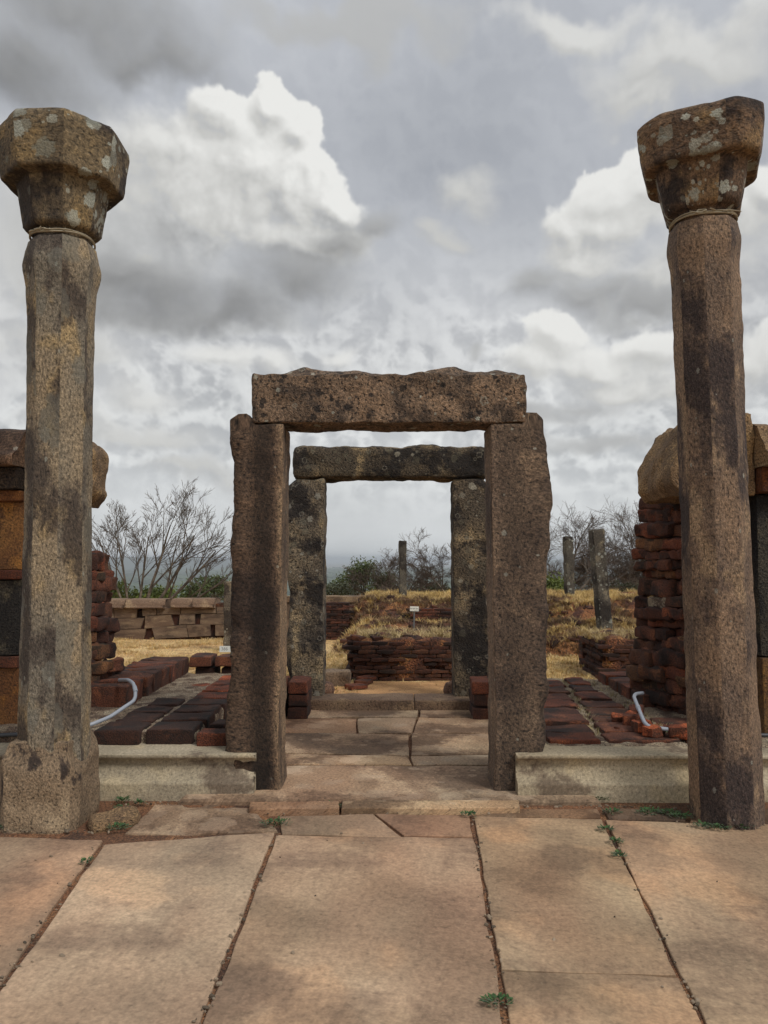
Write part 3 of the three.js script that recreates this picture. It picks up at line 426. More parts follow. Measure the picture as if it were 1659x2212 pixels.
/* ---------- the two stone door frames ---------- */
{
  const fr = thing('stone_doorway', 'nearer dark speckled stone door frame with a rough topped lintel', 'door frame');
  const d0 = 5.0, D = 0.34, yt = YA(915, d0);
  const jamb = (s) => {
    const xi = s < 0 ? XA(604, d0, 1600) : XA(1068, d0, 1600), xo = s < 0 ? XA(506, d0, 1400) : XA(1174, d0, 1400), w = Math.abs(xi - xo), cx = (xi + xo) / 2;
    const geo = rock(w, yt + 0.05, D, { cell: 0.026, r: 0.014, amp: 0.007, freq: 10, seed: s < 0 ? 3 : 8, shade: (p, q) => { const out = clamp((s * p.x + w / 2) / w), e = 0.05 * f3(p.x * 5, p.y * 5, p.z * 5, 3), innerEdge = 1 - sstep(0.03, 0.16, out + e), band = sstep(0.1, 0.3, out + 2 * e) * (1 - sstep(0.5, 0.8, out + 2 * e)), low = 1 - sstep(0.1, 0.7, p.y + 3 * e), k = s < 0 ? 0.58 + 0.9 * innerEdge - 0.34 * band - 0.12 * low : 1.02 + 0.3 * innerEdge - 0.16 * band - 0.35 * low; return s < 0 ? [k * 1.04, k * (0.93 + 0.07 * innerEdge), k * 0.9] : [k, k * 0.98, k * 0.97]; }, warp: (v, n) => {  // jamb colour: paler next to the opening, darker in a middle band and low down
      const out = clamp((s * v.x + w / 2) / w);                       // 0 at the opening, 1 outside
      const k = sstep(0.72, 1, out); v.x += s * k * ((s < 0 ? 0.09 : 0.05) * f3(v.y * 1.6 + s * 4, 2, v.z * 5, 4) + 0.035 * f3(v.y * 7, s, v.z * 9, 4) + 0.014 + (s < 0 ? 0.04 * sstep(0.9, 0.2, v.y) : 0.03 * sstep(1.4, 2.1, v.y)));
      v.z += k * 0.03 * f3(v.y * 4, 7 + s, 3, 3) - 0.04 * sstep(0.9, 1, out);
      if (v.y > yt + 0.02) v.y += 0.075 * sstep(0.66, 0.70, out) * (1 - 0.5 * sstep(0.85, 1, out));
      if (v.y < 0.3) v.x -= s * 0.02 * (1 - sstep(0, 0.3, v.y)) * (1 - out);
      v.x -= s * 0.018 * (v.y / 2.4 - 0.5) * (out < 0.5 ? -1 : 0.2) * -1;
    } });
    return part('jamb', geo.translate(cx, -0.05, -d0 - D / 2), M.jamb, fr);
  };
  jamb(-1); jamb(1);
  const x0 = XA(544, d0, 860), x1 = XA(1136, d0, 860), h = YA(808, d0) - yt - 0.004;
  const hump = (x) => 0.055 * Math.exp(-Math.pow((x + 0.58) / 0.2, 2)) + 0.03 * Math.exp(-Math.pow((x + 0.2) / 0.2, 2)) + 0.06 * Math.exp(-Math.pow((x - 0.42) / 0.2, 2)) + 0.03 * Math.exp(-Math.pow((x - 0.72) / 0.12, 2));
  part('lintel', rock(x1 - x0, h, 0.36, { cell: 0.022, r: 0.016, amp: 0.012, freq: 9, seed: 12, warp: (v, n) => { if (v.y > h * 0.8) v.y += sstep(h * 0.8, h, v.y) * (hump(v.x) * (1 - sstep(0.05, 0.16, v.z)) * 1.25 + 0.02 * f3(v.x * 9, 2, v.z * 9, 3)); } }).translate((x0 + x1) / 2, yt + 0.004, -d0 - 0.17), M.lintel, fr);
  part('lintel_top', rock(x1 - x0 - 0.3, 0.05, 0.2, { cell: 0.02, r: 0.02, amp: 0.03, freq: 7, seed: 31, warp: (v) => { v.y += hump(v.x) - 0.02; } }).translate((x0 + x1) / 2 + 0.02, yt + h - 0.03, -d0 - 0.26), M.tan, fr);

  const fi = thing('stone_doorway', 'farther grey lichen covered stone door frame seen through the nearer one', 'door frame');
  const d1 = 7.85, y1 = YA(1034, d1), ys = 0.1;
  const jam2 = (s) => {
    const xi = XA(s < 0 ? 700 : 979, d1), xo = XA(s < 0 ? 622 : 1056, d1), w = Math.abs(xo - xi), cx = (xi + xo) / 2;
    const geo = rock(w, y1 - ys, 0.32, { cell: 0.028, r: 0.02, amp: 0.012, freq: 9, seed: s < 0 ? 15 : 17, warp: (v) => { const out = clamp((s * v.x + w / 2) / w), k = sstep(0.55, 1, out); v.x += s * k * 0.06 * f3(v.y * 2 + s * 6, 2, v.z * 4, 4) * 1.5; v.z += k * 0.05 * f3(v.y * 4, 2 + s, v.x * 4, 4); if (v.y > y1 - ys - 0.1) v.x -= s * k * 0.07 * sstep(y1 - ys - 0.1, y1 - ys, v.y); } });
    return part('jamb', geo.translate(cx, ys, -d1 - 0.16), s < 0 ? M.inner : tint(M.inner, 0.9, 0.86, 0.8), fi);
  };
  jam2(-1); jam2(1);
  const a0 = XA(631, d1), a1 = XA(1054, d1), hh = YA(966, d1) - y1;
  part('lintel', rock(a1 - a0, hh, 0.4, { cell: 0.026, r: 0.06, amp: 0.022, freq: 6, seed: 21, warp: (v) => { if (v.y > hh / 2) v.y += 0.028 * n3(v.x * 2.3 + 4, 1, 1) + 0.03 * sstep(-0.6, -0.9, v.x); } }).translate((a0 + a1) / 2, y1 + 0.004, -d1 - 0.17), tint(M.inner, 0.8, 0.76, 0.68), fi);
  const sz0 = 7.62, sz1 = 8.02, sy = 0.128;
  part('sill', rock(1.09, sy + 0.05, sz1 - sz0, { cell: 0.03, r: 0.016, amp: 0.008, seed: 25 }).translate(XA(841, sz0) - 0.3, -0.05, -(sz0 + sz1) / 2), tint(M.block, 0.82, 0.76, 0.72), fi);
  part('sill', rock(0.73, sy + 0.046, sz1 - sz0, { cell: 0.03, r: 0.016, amp: 0.008, seed: 27 }).translate(XA(841, sz0) + 0.612, -0.05, -(sz0 + sz1) / 2), tint(M.block, 0.82, 0.76, 0.72), fi);
}

/* ---------- the two columns ---------- */
function column(name, label, px, depth, tilt, shaft, base, cap, mats, seed, capRot = 0) {
  const c = P(px, 1500, depth), t = thing(name, label, 'column', null, [c.x, 0, c.z]); t.rotation.z = tilt;
  part('shaft', post(shaft, { amp: 0.0045, freq: 9, seed, chip: 0.006, round: 0.1 }), mats[0], t);
  if (base) part('base', base, M.base, t);
  part('capital', post(cap, { amp: 0.0045, freq: 9, seed: seed + 5, chip: 0.012, seg: 128, round: 0.1, cell: 0.016, rot: capRot }), mats[1], t);
  const ry = cap[0][0] + 0.012, pts = [], rp = rng(seed); for (let i = 0; i <= 40; i++) { const a = i / 40 * Math.PI * 2; pts.push(V(Math.cos(a) * (cap[0][1] + 0.012), ry + 0.006 * Math.sin(a * 3) , Math.sin(a) * (cap[0][1] + 0.012))); }
  const ac = new Acc(); ac.tube(pts, pts.map(() => 0.006), 5); ac.tube(pts.map(p => V(p.x * 1.006, p.y + 0.010 + 0.004 * Math.sin(p.x * 30), p.z * 1.006)), pts.map(() => 0.005), 5);
  for (let k = 0; k < 7; k++) { const a = Math.PI / 2 + (rp() - 0.5) * 1.2, q = V(Math.cos(a) * (cap[0][1] + 0.016), ry + 0.006, Math.sin(a) * (cap[0][1] + 0.016)); ac.tube([q, q.clone().add(V((rp() - 0.5) * 0.06, (rp() - 0.3) * 0.02, 0.008)), q.clone().add(V((rp() - 0.5) * 0.12, -0.01 + rp() * 0.03, 0.01))], [0.006, 0.005, 0.003], 4); }
  part('rope', ac.geo, M.rope, t);
  return t;
}
{
  const dl = 4.58, hl = (py, front) => YA(py, front, 122), hr = (py, front) => YA(py, front, 1555), k = 0.93;
  const bl = hl(350, 4.24), bb = hl(477, 4.36), nb = hl(503, 4.42), co = hl(560, 4.38), tl = hl(229, 4.22);
  column('stone_column', 'left octagonal stone column, ochre and grey, on a worn square base', 122, dl, 0.0095,
    [[0.28, 0.208], [0.46, 0.2], [0.9, 0.197], [1.6, 0.19], [2.4, 0.187], [co - 0.3, 0.193], [co - 0.12, 0.203], [co - 0.02, 0.222], [co + 0.015, 0.225], [co + 0.04, 0.222], [nb - 0.02, 0.195], [nb, 0.176]],
    rock(0.47, 0.52, 0.47, { cell: 0.02, r: 0.02, amp: 0.018, freq: 7, oct: 5, seed: 9, warp: (v, n) => { const q = 0.06 * f3(v.x * 4, v.z * 4, 3, 3), k = 1 - 0.2 * sstep(0.36 + q, 0.5 + q, v.y) - 0.05 * sstep(0, 0.3, v.y) - 0.04 * (1 - sstep(0, 0.08, v.y)); v.x *= k; v.z *= k; const c = Math.abs(v.x) + Math.abs(v.z) - 0.385; if (c > 0) { v.x -= Math.sign(v.x) * c * 0.5; v.z -= Math.sign(v.z) * c * 0.5; } } }).translate(-0.02, -0.05, 0),
    [[nb - 0.005, 0.172], [bb - 0.015, 0.174], [bb - 0.004, 0.18], [bb, 0.208], [bb + 0.02, 0.226], [bb + 0.05, 0.23], [bl - 0.035, 0.262], [bl - 0.006, 0.268], [bl, 0.345], [bl + 0.014, 0.352], [tl - 0.06, 0.384], [tl - 0.02, 0.38], [tl + 0.005, 0.362], [tl + 0.02, 0.3], [tl + 0.06, 0.24], [tl + 0.055, 0.001]],
    [M.colL, M.capL], 2);
  const rl = hr(319, 4.24), rb = hr(434, 4.36), rn = hr(464, 4.42), rc = hr(530, 4.5), rt = hr(211, 4.22);
  column('stone_column', 'right octagonal stone column, brown with dark streaks and a lichen spotted capital', 1563, dl, 0.014,
    [[-0.05, 0.2], [0.6, 0.199], [1.6, 0.192], [2.4, 0.19], [rc - 0.3, 0.196], [rc - 0.1, 0.2], [rc, 0.212], [rc + 0.03, 0.212], [rn - 0.015, 0.2], [rn, 0.182]], null,
    [[rn - 0.005, 0.178, 0.2], [rb - 0.015, 0.18, 0.5], [rb - 0.004, 0.186, 0.9], [rb, 0.212, 0.9], [rb + 0.025, 0.232, 0.9], [rl - 0.04, 0.27, 0.9], [rl - 0.006, 0.276, 0.9], [rl, 0.338, 0.9], [rl + 0.02, 0.35, 0.9], [rl + 0.2, 0.382, 0.9], [rt - 0.02, 0.378, 0.9], [rt, 0.355, 0.9], [rt + 0.01, 0.2, 0.9], [rt + 0.006, 0.001, 0.9]],
    [M.colR, M.capR], 6, 0.4);
}

/* ---------- ruined wall ends ---------- */
const wallRng = rng(99);
function wallEnd(side) {
  const S = side, t = thing('ruined_wall', S < 0 ? 'left ruined wall with ochre and grey plaster panels under a stone cornice' : 'right ruined wall of blackened plaster with a broken brick end and tan cornice stone', 'wall');
  const d = 5.5, X0 = S * 2.63, X1 = S * 6.2, w = 3.57, cx = (X0 + X1) / 2, th = 1.1;
  const box = (name, y0, y1, front, mat, seed, o = {}) => part(name, rock(w, y1 - y0, th, { cell: 0.12, r: 0.012, amp: 0.008, freq: 6, seed, ...o }).translate(cx, y0, -front - th / 2), mat, t);
  const Y = (py) => YA(py, d, 841 + S * 780);
  if (S < 0) {
    box('plaster_panel', 0.0, Y(1442) - 0.003, 5.5, tint(M.plaster, 0.8, 0.74, 0.7), 1); box('brick_band', Y(1442), Y(1418), 5.47, M.brick, 2); box('plaster_panel', Y(1418) + 0.003, Y(1252), 5.51, M.plasterGrey, 3, { amp: 0.02 });
    box('brick_band', Y(1252) + 0.003, Y(1232), 5.47, M.brickRed, 4); box('plaster_panel', Y(1232) + 0.003, Y(1084), 5.52, M.plaster, 5); box('moulding', Y(1084) + 0.003, Y(1060), 5.45, tint(M.plaster, 0.75, 0.6, 0.5), 6); box('moulding', Y(1060) + 0.003, Y(1012), 5.40, tint(M.plasterGrey, 0.7, 0.55, 0.5), 7);
  } else {
    box('plaster_panel', 0.0, Y(1422), 5.5, tint(M.plaster, 0.55, 0.6, 0.62), 1); box('plaster_panel', Y(1422) + 0.003, Y(1066), 5.52, M.plasterBlack, 3, { amp: 0.025 }); box('moulding', Y(1066) + 0.003, Y(1010), 5.42, tint(M.plaster, 0.45, 0.3, 0.25), 7);
  }
  // cornice: sloping coping with a lip
  const cy = Y(1012) + 0.004, ct = Y(S < 0 ? 924 : 914), prof = [[-5.30, cy], [-5.29, cy + 0.06], [-5.31, cy + 0.08], [-5.36, cy + 0.11], [-5.42, cy + 0.2], [-5.48, ct - 0.03], [-5.56, ct], [-6.6, ct], [-6.6, cy]];
  if (S < 0) { part('cornice_stone', moulding(prof, -4.1, -2.62, { seed: 4, amp: 0.008, wear: 0.015 }), tint(M.frame, 1.5, 1.3, 1.2), t); part('cornice_stone', moulding(prof, -6, -4.11, { seed: 5, amp: 0.008 }), tint(M.frame, 1.5, 1.3, 1.2), t); }
  else { part('cornice_stone', moulding(prof.map(([z, y]) => [z + 0.03, y]), 2.62, 2.72, { seed: 4, amp: 0.008, wear: 0.015 }), M.tan, t); part('cornice_stone', moulding(prof.map(([z, y]) => [z - 0.03, y]), 2.735, 6, { seed: 5, amp: 0.012, wear: 0.02 }), tint(M.plasterGrey, 1.3, 1.3, 1.1), t); }
  // broken end stone of the cornice
  const e0 = P(S < 0 ? 235 : 1371, 1010, 6.3), yb = P(S < 0 ? 215 : 1400, S < 0 ? 1094 : 1083, 6.05).y, yt = P(0, S < 0 ? 940 : 922, 6.0).y + 0.02, ew = Math.abs(e0.x) < 2.62 ? 2.62 - Math.abs(e0.x) : 0.4;
  part('broken_cornice_stone', rock(ew, yt - yb, 0.8, { cell: 0.022, r: 0.02, amp: 0.022, freq: 7, oct: 5, seed: S < 0 ? 44 : 47, warp: (v) => { const f = clamp(v.y / (yt - yb)), out = clamp(0.5 - S * v.x / ew); v.x += S * out * (S < 0 ? 0.10 * sstep(0.7, 1, f) + 0.07 * sstep(0.22, 0, f) : 0.19 * sstep(0.2, 1.15, f) + 0.07 * sstep(0.16, 0, f)); v.x += 0.03 * out * f3(v.y * 5, v.z * 5, S, 3); v.y -= 0.05 * out * sstep(0.85, 1, f); } }).translate(S * (2.62 - ew / 2), yb, -5.9), M.tan, t);
  // brick core, seen broken off
  part('brick_core', rock(0.5, yb - 0.05, 1.0, { cell: 0.1, r: 0.05, amp: 0.05, seed: 3 }).translate(S * (S < 0 ? 2.92 : 2.66), 0.05, -6.2), M.brickBlack, t);
  const rows = S > 0
    ? [[1072, 1097, 1398], [1098, 1128, 1394], [1129, 1159, 1389], [1161, 1187, 1387], [1188, 1210, 1383], [1211, 1230, 1390], [1232, 1251, 1403], [1253, 1292, 1397], [1292, 1318, 1391], [1318, 1342, 1385], [1342, 1362, 1394], [1361, 1386, 1386], [1386, 1412, 1384], [1411, 1446, 1374], [1446, 1476, 1362], [1476, 1504, 1378], [1503, 1534, 1383], [1532, 1572, 1388]]
    : [[1198, 1236, 208], [1237, 1258, 214], [1250, 1280, 225], [1283, 1307, 215], [1307, 1340, 216], [1340, 1370, 228], [1372, 1398, 221], [1398, 1432, 223], [1434, 1462, 238], [1460, 1492, 226], [1488, 1522, 262], [1518, 1560, 248]];
  const mats = [M.brick, M.brickDark, M.brickRed, M.brick, M.brickBrown, M.brickDark, M.brickOchre];
  rows.forEach(([ya, yb2, xe], ri) => {
    const inner = S > 0 ? 1505 : 150, n = 3; let x = xe;
    for (let k = 0; k < n + 1; k++) {
      const wpx = (Math.abs(inner - xe) / n) * (k === 0 ? 0.62 : 0.8 + 0.5 * wallRng()), de = 6.55 - 0.2 * k - 0.12 * wallRng(), yo = (wallRng() - 0.5) * 4, xa = x, xb = x + S * wpx;
      if (S > 0 ? xa > inner : xa < inner) break;
      const A = P(xa + (S > 0 ? 16 : -9), yb2 + yo, de), B = P(xb + (S > 0 ? 16 : -9), ya + yo, de), bw = Math.abs(B.x - A.x) * 1.06, bh = Math.max(0.05, (B.y - A.y) * 1.04);
      part('brick', rock(bw, bh, 0.34, { cell: 0.035, r: Math.min(bh, bw) * 0.26, amp: 0.024, freq: 13, seed: ri * 7 + k + (S > 0 ? 200 : 0) }).rotateY(S * (0.15 + 0.2 * wallRng())).translate((A.x + B.x) / 2 + S * 0.02, A.y, -de - 0.2), ri === 8 && k === 1 && S > 0 ? M.mortar : mats[Math.floor(wallRng() * mats.length)], t);
      x = xb + S * 1;
    }
  });
}
wallEnd(-1); wallEnd(1);

/* ---------- brick plinths where the wall once stood ---------- */
const pr = rng(31);
function brickAt(parent, x0, x1, z0, z1, y0, y1, mat, o = {}) {
  const w = x1 - x0 - 0.012 - pr() * 0.012, d = Math.abs(z1 - z0) - 0.006 - pr() * 0.012;
  const g = rock(w, y1 - y0, d, { cell: 0.09, r: 0.016, amp: 0.012, freq: 8, oct: 3, seed: Math.floor(pr() * 400), ...o });
  g.rotateY((pr() - 0.5) * 0.05); g.rotateX((pr() - 0.5) * 0.03);
  return part('brick', g.translate((x0 + x1) / 2, y0 + (pr() - 0.5) * 0.008, (z0 + z1) / 2), mat, parent);
}
{
  const L = thing('brick_plinth', 'left brick plinth with blackened front bricks and a raised row at its edge', 'brick plinth');
  part('mortar_bed', rock(1.5, 0.338, 2.7, { cell: 0.04, r: 0.03, amp: 0.012, freq: 14, seed: 2 }).translate(-2.06, 0, -6.62), M.mortar, L);
  part('mortar_bed', rock(0.3, 0.26, 0.5, { cell: 0.05, r: 0.03, amp: 0.02, freq: 9, seed: 4 }).translate(-1.2, 0, -5.45), M.mortar, L);
  const T = 0.36, rows = [-5.2, -5.52, -5.83, -6.12, -6.42, -6.74, -7.06, -7.38, -7.68];
  rows.slice(0, -1).forEach((z, i) => {
    const z1 = rows[i + 1] + 0.022, front = i < 4, m = (k) => front ? [M.brickBlack, M.brickBlack, M.brickDark][k % 3] : [M.brickOrange, M.brickRed, M.brick, M.brickOrange][(i * 2 + k) % 4], sh = i % 2 ? 0.02 : 0;
    if (i < 7) brickAt(L, -1.99 + sh + i * 0.015, -1.665, z, z1, 0.26, T - (i > 3 ? 0.03 : 0), m(0));
    brickAt(L, -1.645, -1.31 - (i > 3 ? 0.03 : 0) + sh, z - 0.02, z1 - 0.02, 0.2, T, m(1));
  });
  brickAt(L, -1.29, -1.03, -5.17, -5.36, 0.26, T - 0.01, M.brickRed); brickAt(L, -1.25, -1.02, -5.38, -5.62, 0.24, T, M.brickBlack);
  for (let i = 0; i < 8; i++) brickAt(L, -2.52 + pr() * 0.02, -2.07 + pr() * 0.02, -6.12 - i * 0.235, -6.34 - i * 0.235, 0.3, 0.5, [M.brick, M.brickRed, M.brick, M.brickDark][i % 4], { amp: 0.02 });
  for (const [a, b] of [[-2.06, -1.82], [-1.8, -1.52], [-1.5, -1.24]]) { brickAt(L, a, b, -7.95, -8.25, 0.4, 0.505, M.brick); brickAt(L, a + 0.05, b + 0.04, -7.99, -8.25, 0.28, 0.395, M.brickBlack); }

  const R = thing('brick_plinth', 'right brick plinth with flat dark red bricks and dry mortar joints', 'brick plinth');
  part('mortar_bed', rock(1.62, 0.272, 2.9, { cell: 0.04, r: 0.03, amp: 0.012, freq: 14, seed: 8 }).translate(1.85, 0, -6.62), M.mortar, R);
  const zr = [-5.22, -5.47, -5.78, -6.06, -6.4, -6.74, -7.1, -7.48, -7.9], jx = (z) => lerp(1.42, 1.68, (-z - 5.2) / 2.05);
  zr.slice(0, -1).forEach((z, i) => {
    const z1 = zr[i + 1] + 0.016, j = jx((z + z1) / 2), m = () => [M.brick, M.brickRed, M.brickBrown, M.brickDark, M.brick][Math.floor(pr() * 5)];
    brickAt(R, 1.06, j - 0.02, z, z1, 0.18, 0.29 + (i === 2 ? 0.02 : 0) + pr() * 0.012, m());
    brickAt(R, j + 0.025, 1.92 + pr() * 0.05, z - 0.03, z1 - 0.03, 0.18, 0.29 + pr() * 0.012, m());
    if (i < 3) brickAt(R, 1.99, 2.3, z - 0.02, z1, 0.16, 0.285, m());
  });
  for (let i = 0; i < 4; i++) brickAt(R, 2.1 + i * 0.0, 2.62, -6.5 - i * 0.36, -6.83 - i * 0.36, 0.2, 0.37, [M.brick, M.brickRed][i % 2]);
  // piers beside the farther door
  for (const s of [-1, 1]) {
    const t = thing('brick_pier', s < 0 ? 'small stacked brick pier at the foot of the farther door, left side' : 'small stacked brick pier at the foot of the farther door, right side', 'brick pier');
    for (let k = 0; k < 3; k++) for (let q = 0; q < 2; q++) { const a = s < 0 ? -1.16 + q * 0.21 : XA(1018, 7.2) + q * 0.21, off = (pr() - 0.5) * 0.01; brickAt(t, a + off, a + 0.2 + off, -7.2, -7.6, 0.02 + k * 0.118, 0.02 + k * 0.118 + 0.112, k === 2 ? M.brickRed : M.brickDark); }
  }
}
/* ---------- pipes ---------- */
{
  const pipe = (name, label, pts, rad, mat, joints = []) => { const c = new THREE.CatmullRomCurve3(pts, false, 'catmullrom', 0.3), t = thing(name, label, 'pipe'); part('tube', new THREE.TubeGeometry(c, 90, rad, 12), mat, t); for (const u of joints) { const p = c.getPointAt(u), q = c.getTangentAt(u), g = new THREE.CylinderGeometry(rad * 1.22, rad * 1.22, rad * 4, 14); g.applyQuaternion(new THREE.Quaternion().setFromUnitVectors(V(0, 1, 0), q)); part('coupling', g.translate(p.x, p.y, p.z), mat, t); } return t; };
  const r = 0.0135;
  pipe('pipe', 'grey plastic pipe curling up over the left brick plinth', [P(150, 1582, 5.27), P(205, 1562, 5.35), P(238, 1548, 5.5), P(268, 1528, 5.65), P(287, 1515, 5.72), P(292, 1505, 5.78), P(292, 1490, 5.82), P(287, 1476, 5.87), P(276, 1469, 5.95), P(258, 1469, 6.1)], r, M.pipe, [0.66]);
  pipe('pipe', 'dark pipe running along the foot of the left wall', [P(-160, 1592, 5.26), P(-60, 1590, 5.26), P(0, 1588, 5.26), P(70, 1585, 5.26), P(148, 1583, 5.27)], r, M.pipeDark);
  pipe('pipe', 'grey plastic pipe bent round the foot of the right brick wall end', [P(1388, 1497, 6.2), P(1374, 1499, 6.1), P(1370, 1506, 5.95), P(1378, 1527, 5.7), P(1386, 1547, 5.5), P(1392, 1560, 5.4), P(1402, 1569, 5.35), P(1430, 1574, 5.33), P(1475, 1579, 5.3)], r, M.pipe, [0.5]);
  pipe('pipe', 'dark pipe at the foot of the right wall, right of the column', [P(1480, 1580, 5.29), P(1560, 1584, 5.27), P(1650, 1588, 5.26), P(1800, 1590, 5.26)], r, M.pipeDark);
}
/* ---------- broken bricks on the right plinth ---------- */
{
  const L = [[1332, 1551, 0.10, M.brickOrange, 'leftmost of the orange brick pieces heaped by the right pipe'], [1349, 1550, 0.09, M.brickRed, 'dull red brick piece behind the heap by the right pipe'], [1362, 1548, 0.10, M.brickOrange, 'orange brick piece in the middle of the heap by the right pipe'], [1374, 1540, 0.12, M.brickRed, 'red brick piece leaning on the right pipe, topmost of the heap'], [1368, 1560, 0.14, M.brickRed, 'large flat red brick piece at the front of the heap'], [1382, 1561, 0.10, M.brickOrange, 'orange brick sliver touching the right pipe'],
    [1386, 1574, 0.13, M.brickOrange, 'flat orange brick piece left of the pipe bend'], [1409, 1584, 0.12, M.brickOrange, 'rounded orange brick piece in front of the right pipe'], [1421, 1578, 0.09, M.brickOchre, 'small ochre brick piece against the right pipe'], [1468, 1585, 0.14, M.brickOrange, 'rounded orange brick piece beside the right column'], [1333, 1568, 0.035, M.brickRed, 'tiny red brick chip lying in front of the heap']];
  L.forEach(([x, y, s, m, lab], i) => { const p = G(x, y + 6, 0.3); tag(mesh('brick_piece', rock(s, s * 0.62, s * 0.8, { cell: s / 5, r: s * 0.14, amp: s * 0.12, freq: 2 / s, seed: i + 60 }).rotateZ((pr() - 0.5) * 0.7).rotateY(pr() * 3).translate(p.x, 0.292, p.z), m), lab, 'brick piece', 'broken bricks on the right plinth'); });
}

/* ---------- courtyard behind ---------- */
{
  const pts = [[-0.9, 8.0], [-0.2, 9.25], [0.9, 9.3], [2.4, 9.2], [2.2, 8.0]], sh = new THREE.Shape(pts.map(([x, d]) => new THREE.Vector2(x, -d))); void sh;
  struct(mesh('sand_path', flag(V(-0.75, 0.066, -9.2), V(1.9, 0.066, -9.25), V(2.1, 0.066, -8.0), V(-1.1, 0.066, -8.0), { th: 0.03, cell: 0.06, amp: 0.014, wob: 0.12, edge: 0.03, seed: 4 }), M.sand));
}
// mound of rubble and dry grass, rising to the right
function moundY(x, d) {
  const n = f3(x * 1.1, 4, d * 1.1, 4);
  const leftEdge = sstep(-1.0, -0.35, x + 0.25 * n), rise = 0.26 * sstep(11.6, 11.9, d) + 0.14 * sstep(12.0, 13.0, d) + 0.33 * sstep(13.2, 14.3, d + 0.5 * n * (x > 1 ? 1 : 0.4)) ;
  const bump = 0.09 * f3(x * 3.1, 7, d * 3.1, 4) + 0.05 * f3(x * 9, 2, d * 9, 2);
  return 0.02 + leftEdge * rise + (0.05 * n + bump * sstep(11.8, 12.4, d)) * leftEdge - 2.2 * sstep(16.5, 20, d) - 1.0 * (1 - sstep(-1.15, -0.95, x));
}
{
  const pos = [], uv = [], idx = [], nx = 260, nz = 160; for (let j = 0; j <= nz; j++) for (let i = 0; i <= nx; i++) { const x = lerp(-1.2, 9, i / nx), d = lerp(11.4, 19.5, j / nz); pos.push(x, moundY(x, d), -d); uv.push(x, d); }
  for (let j = 0; j < nz; j++) for (let i = 0; i < nx; i++) { const k = j * (nx + 1) + i; idx.push(k, k + 1, k + nx + 1, k + 1, k + nx + 2, k + nx + 1); }
  struct(mesh('mound', geom(pos, uv, idx), M.mound));
}
// five brick shapes shared by all the courtyard brickwork
const BG = [0, 1, 2, 3, 4].map(i => rock(0.215, 0.05, 0.16, { cell: 0.1, r: 0.012, amp: 0.012, freq: 12, oct: 2, seed: 70 + i }));
const cr = rng(55);
function courses(t, x0, x1, d, y0, n, steps, h = 0.047, mats = [M.brickDark, M.brickBrown, M.brickDark, M.brickBrown]) {
  for (let k = 0; k < n; k++) for (let x = x0 + steps[k % steps.length] + (k % 2) * 0.1; x < x1; x += 0.212) { if (cr() < 0.03) continue; const b = part('brick', BG[Math.floor(cr() * 5)], mats[Math.floor(cr() * mats.length)], t); b.position.set(x + 0.105, y0 + k * h, -d - 0.08 - (k > n - 2 ? 0.05 * cr() : 0) + steps[(k + 3) % steps.length] * -0.4 + (cr() - 0.5) * 0.015); b.rotation.y = (cr() - 0.5) * 0.06; b.scale.set(0.97, 1 - 0.1 * cr(), 1); }
}
function platform(label, x0, x1, d, n, depth, seed) {
  const t = thing('brick_platform', label, 'brick platform'); courses(t, x0, x1, d, 0.04, n, [0, 0.02, 0.0, 0.05, 0.07, 0.02, 0.05, 0.08]);
  part('rubble_core', rock(x1 - x0 - 0.16, n * 0.047 + 0.03, depth, { cell: 0.06, r: 0.06, amp: 0.06, freq: 5, seed }).translate((x0 + x1) / 2 + 0.05, 0.03, -d - depth / 2 - 0.06), M.mound, t);
  for (let k = 0; k < 26; k++) { const b = part('brick', BG[k % 5], [M.brickDark, M.brick, M.brickBrown][k % 3], t); b.position.set(lerp(x0 + 0.1, x1 - 0.1, cr()), n * 0.047 + 0.02 + cr() * 0.04, -d - 0.1 - cr() * depth * 0.8); b.rotation.set((cr() - 0.5) * 0.5, cr() * 3, (cr() - 0.5) * 0.5); b.scale.set(0.5 + 0.4 * cr(), 1, 0.8); }
  for (let k = 0; k < n; k++) for (let q = 0; q < 4; q++) { const b = part('brick', BG[(k + q) % 5], M.brickDark, t); b.rotation.y = Math.PI / 2 + (cr() - 0.5) * 0.1; b.position.set(x0 + 0.1 + [0, 0.02, 0.0, 0.05, 0.07, 0.02, 0.05, 0.08][k % 8], 0.04 + k * 0.047, -d - 0.2 - q * 0.21); }
  return t;
}
platform('low ruined brick platform framed by the farther door, topped with dry grass', XA(742, 9.3), 1.5, 9.3, 10, 1.1, 4);
platform('low ruined brick platform in the courtyard left of the right wall end', XA(1290, 9.4), 4.2, 9.4, 10, 1.1, 9);
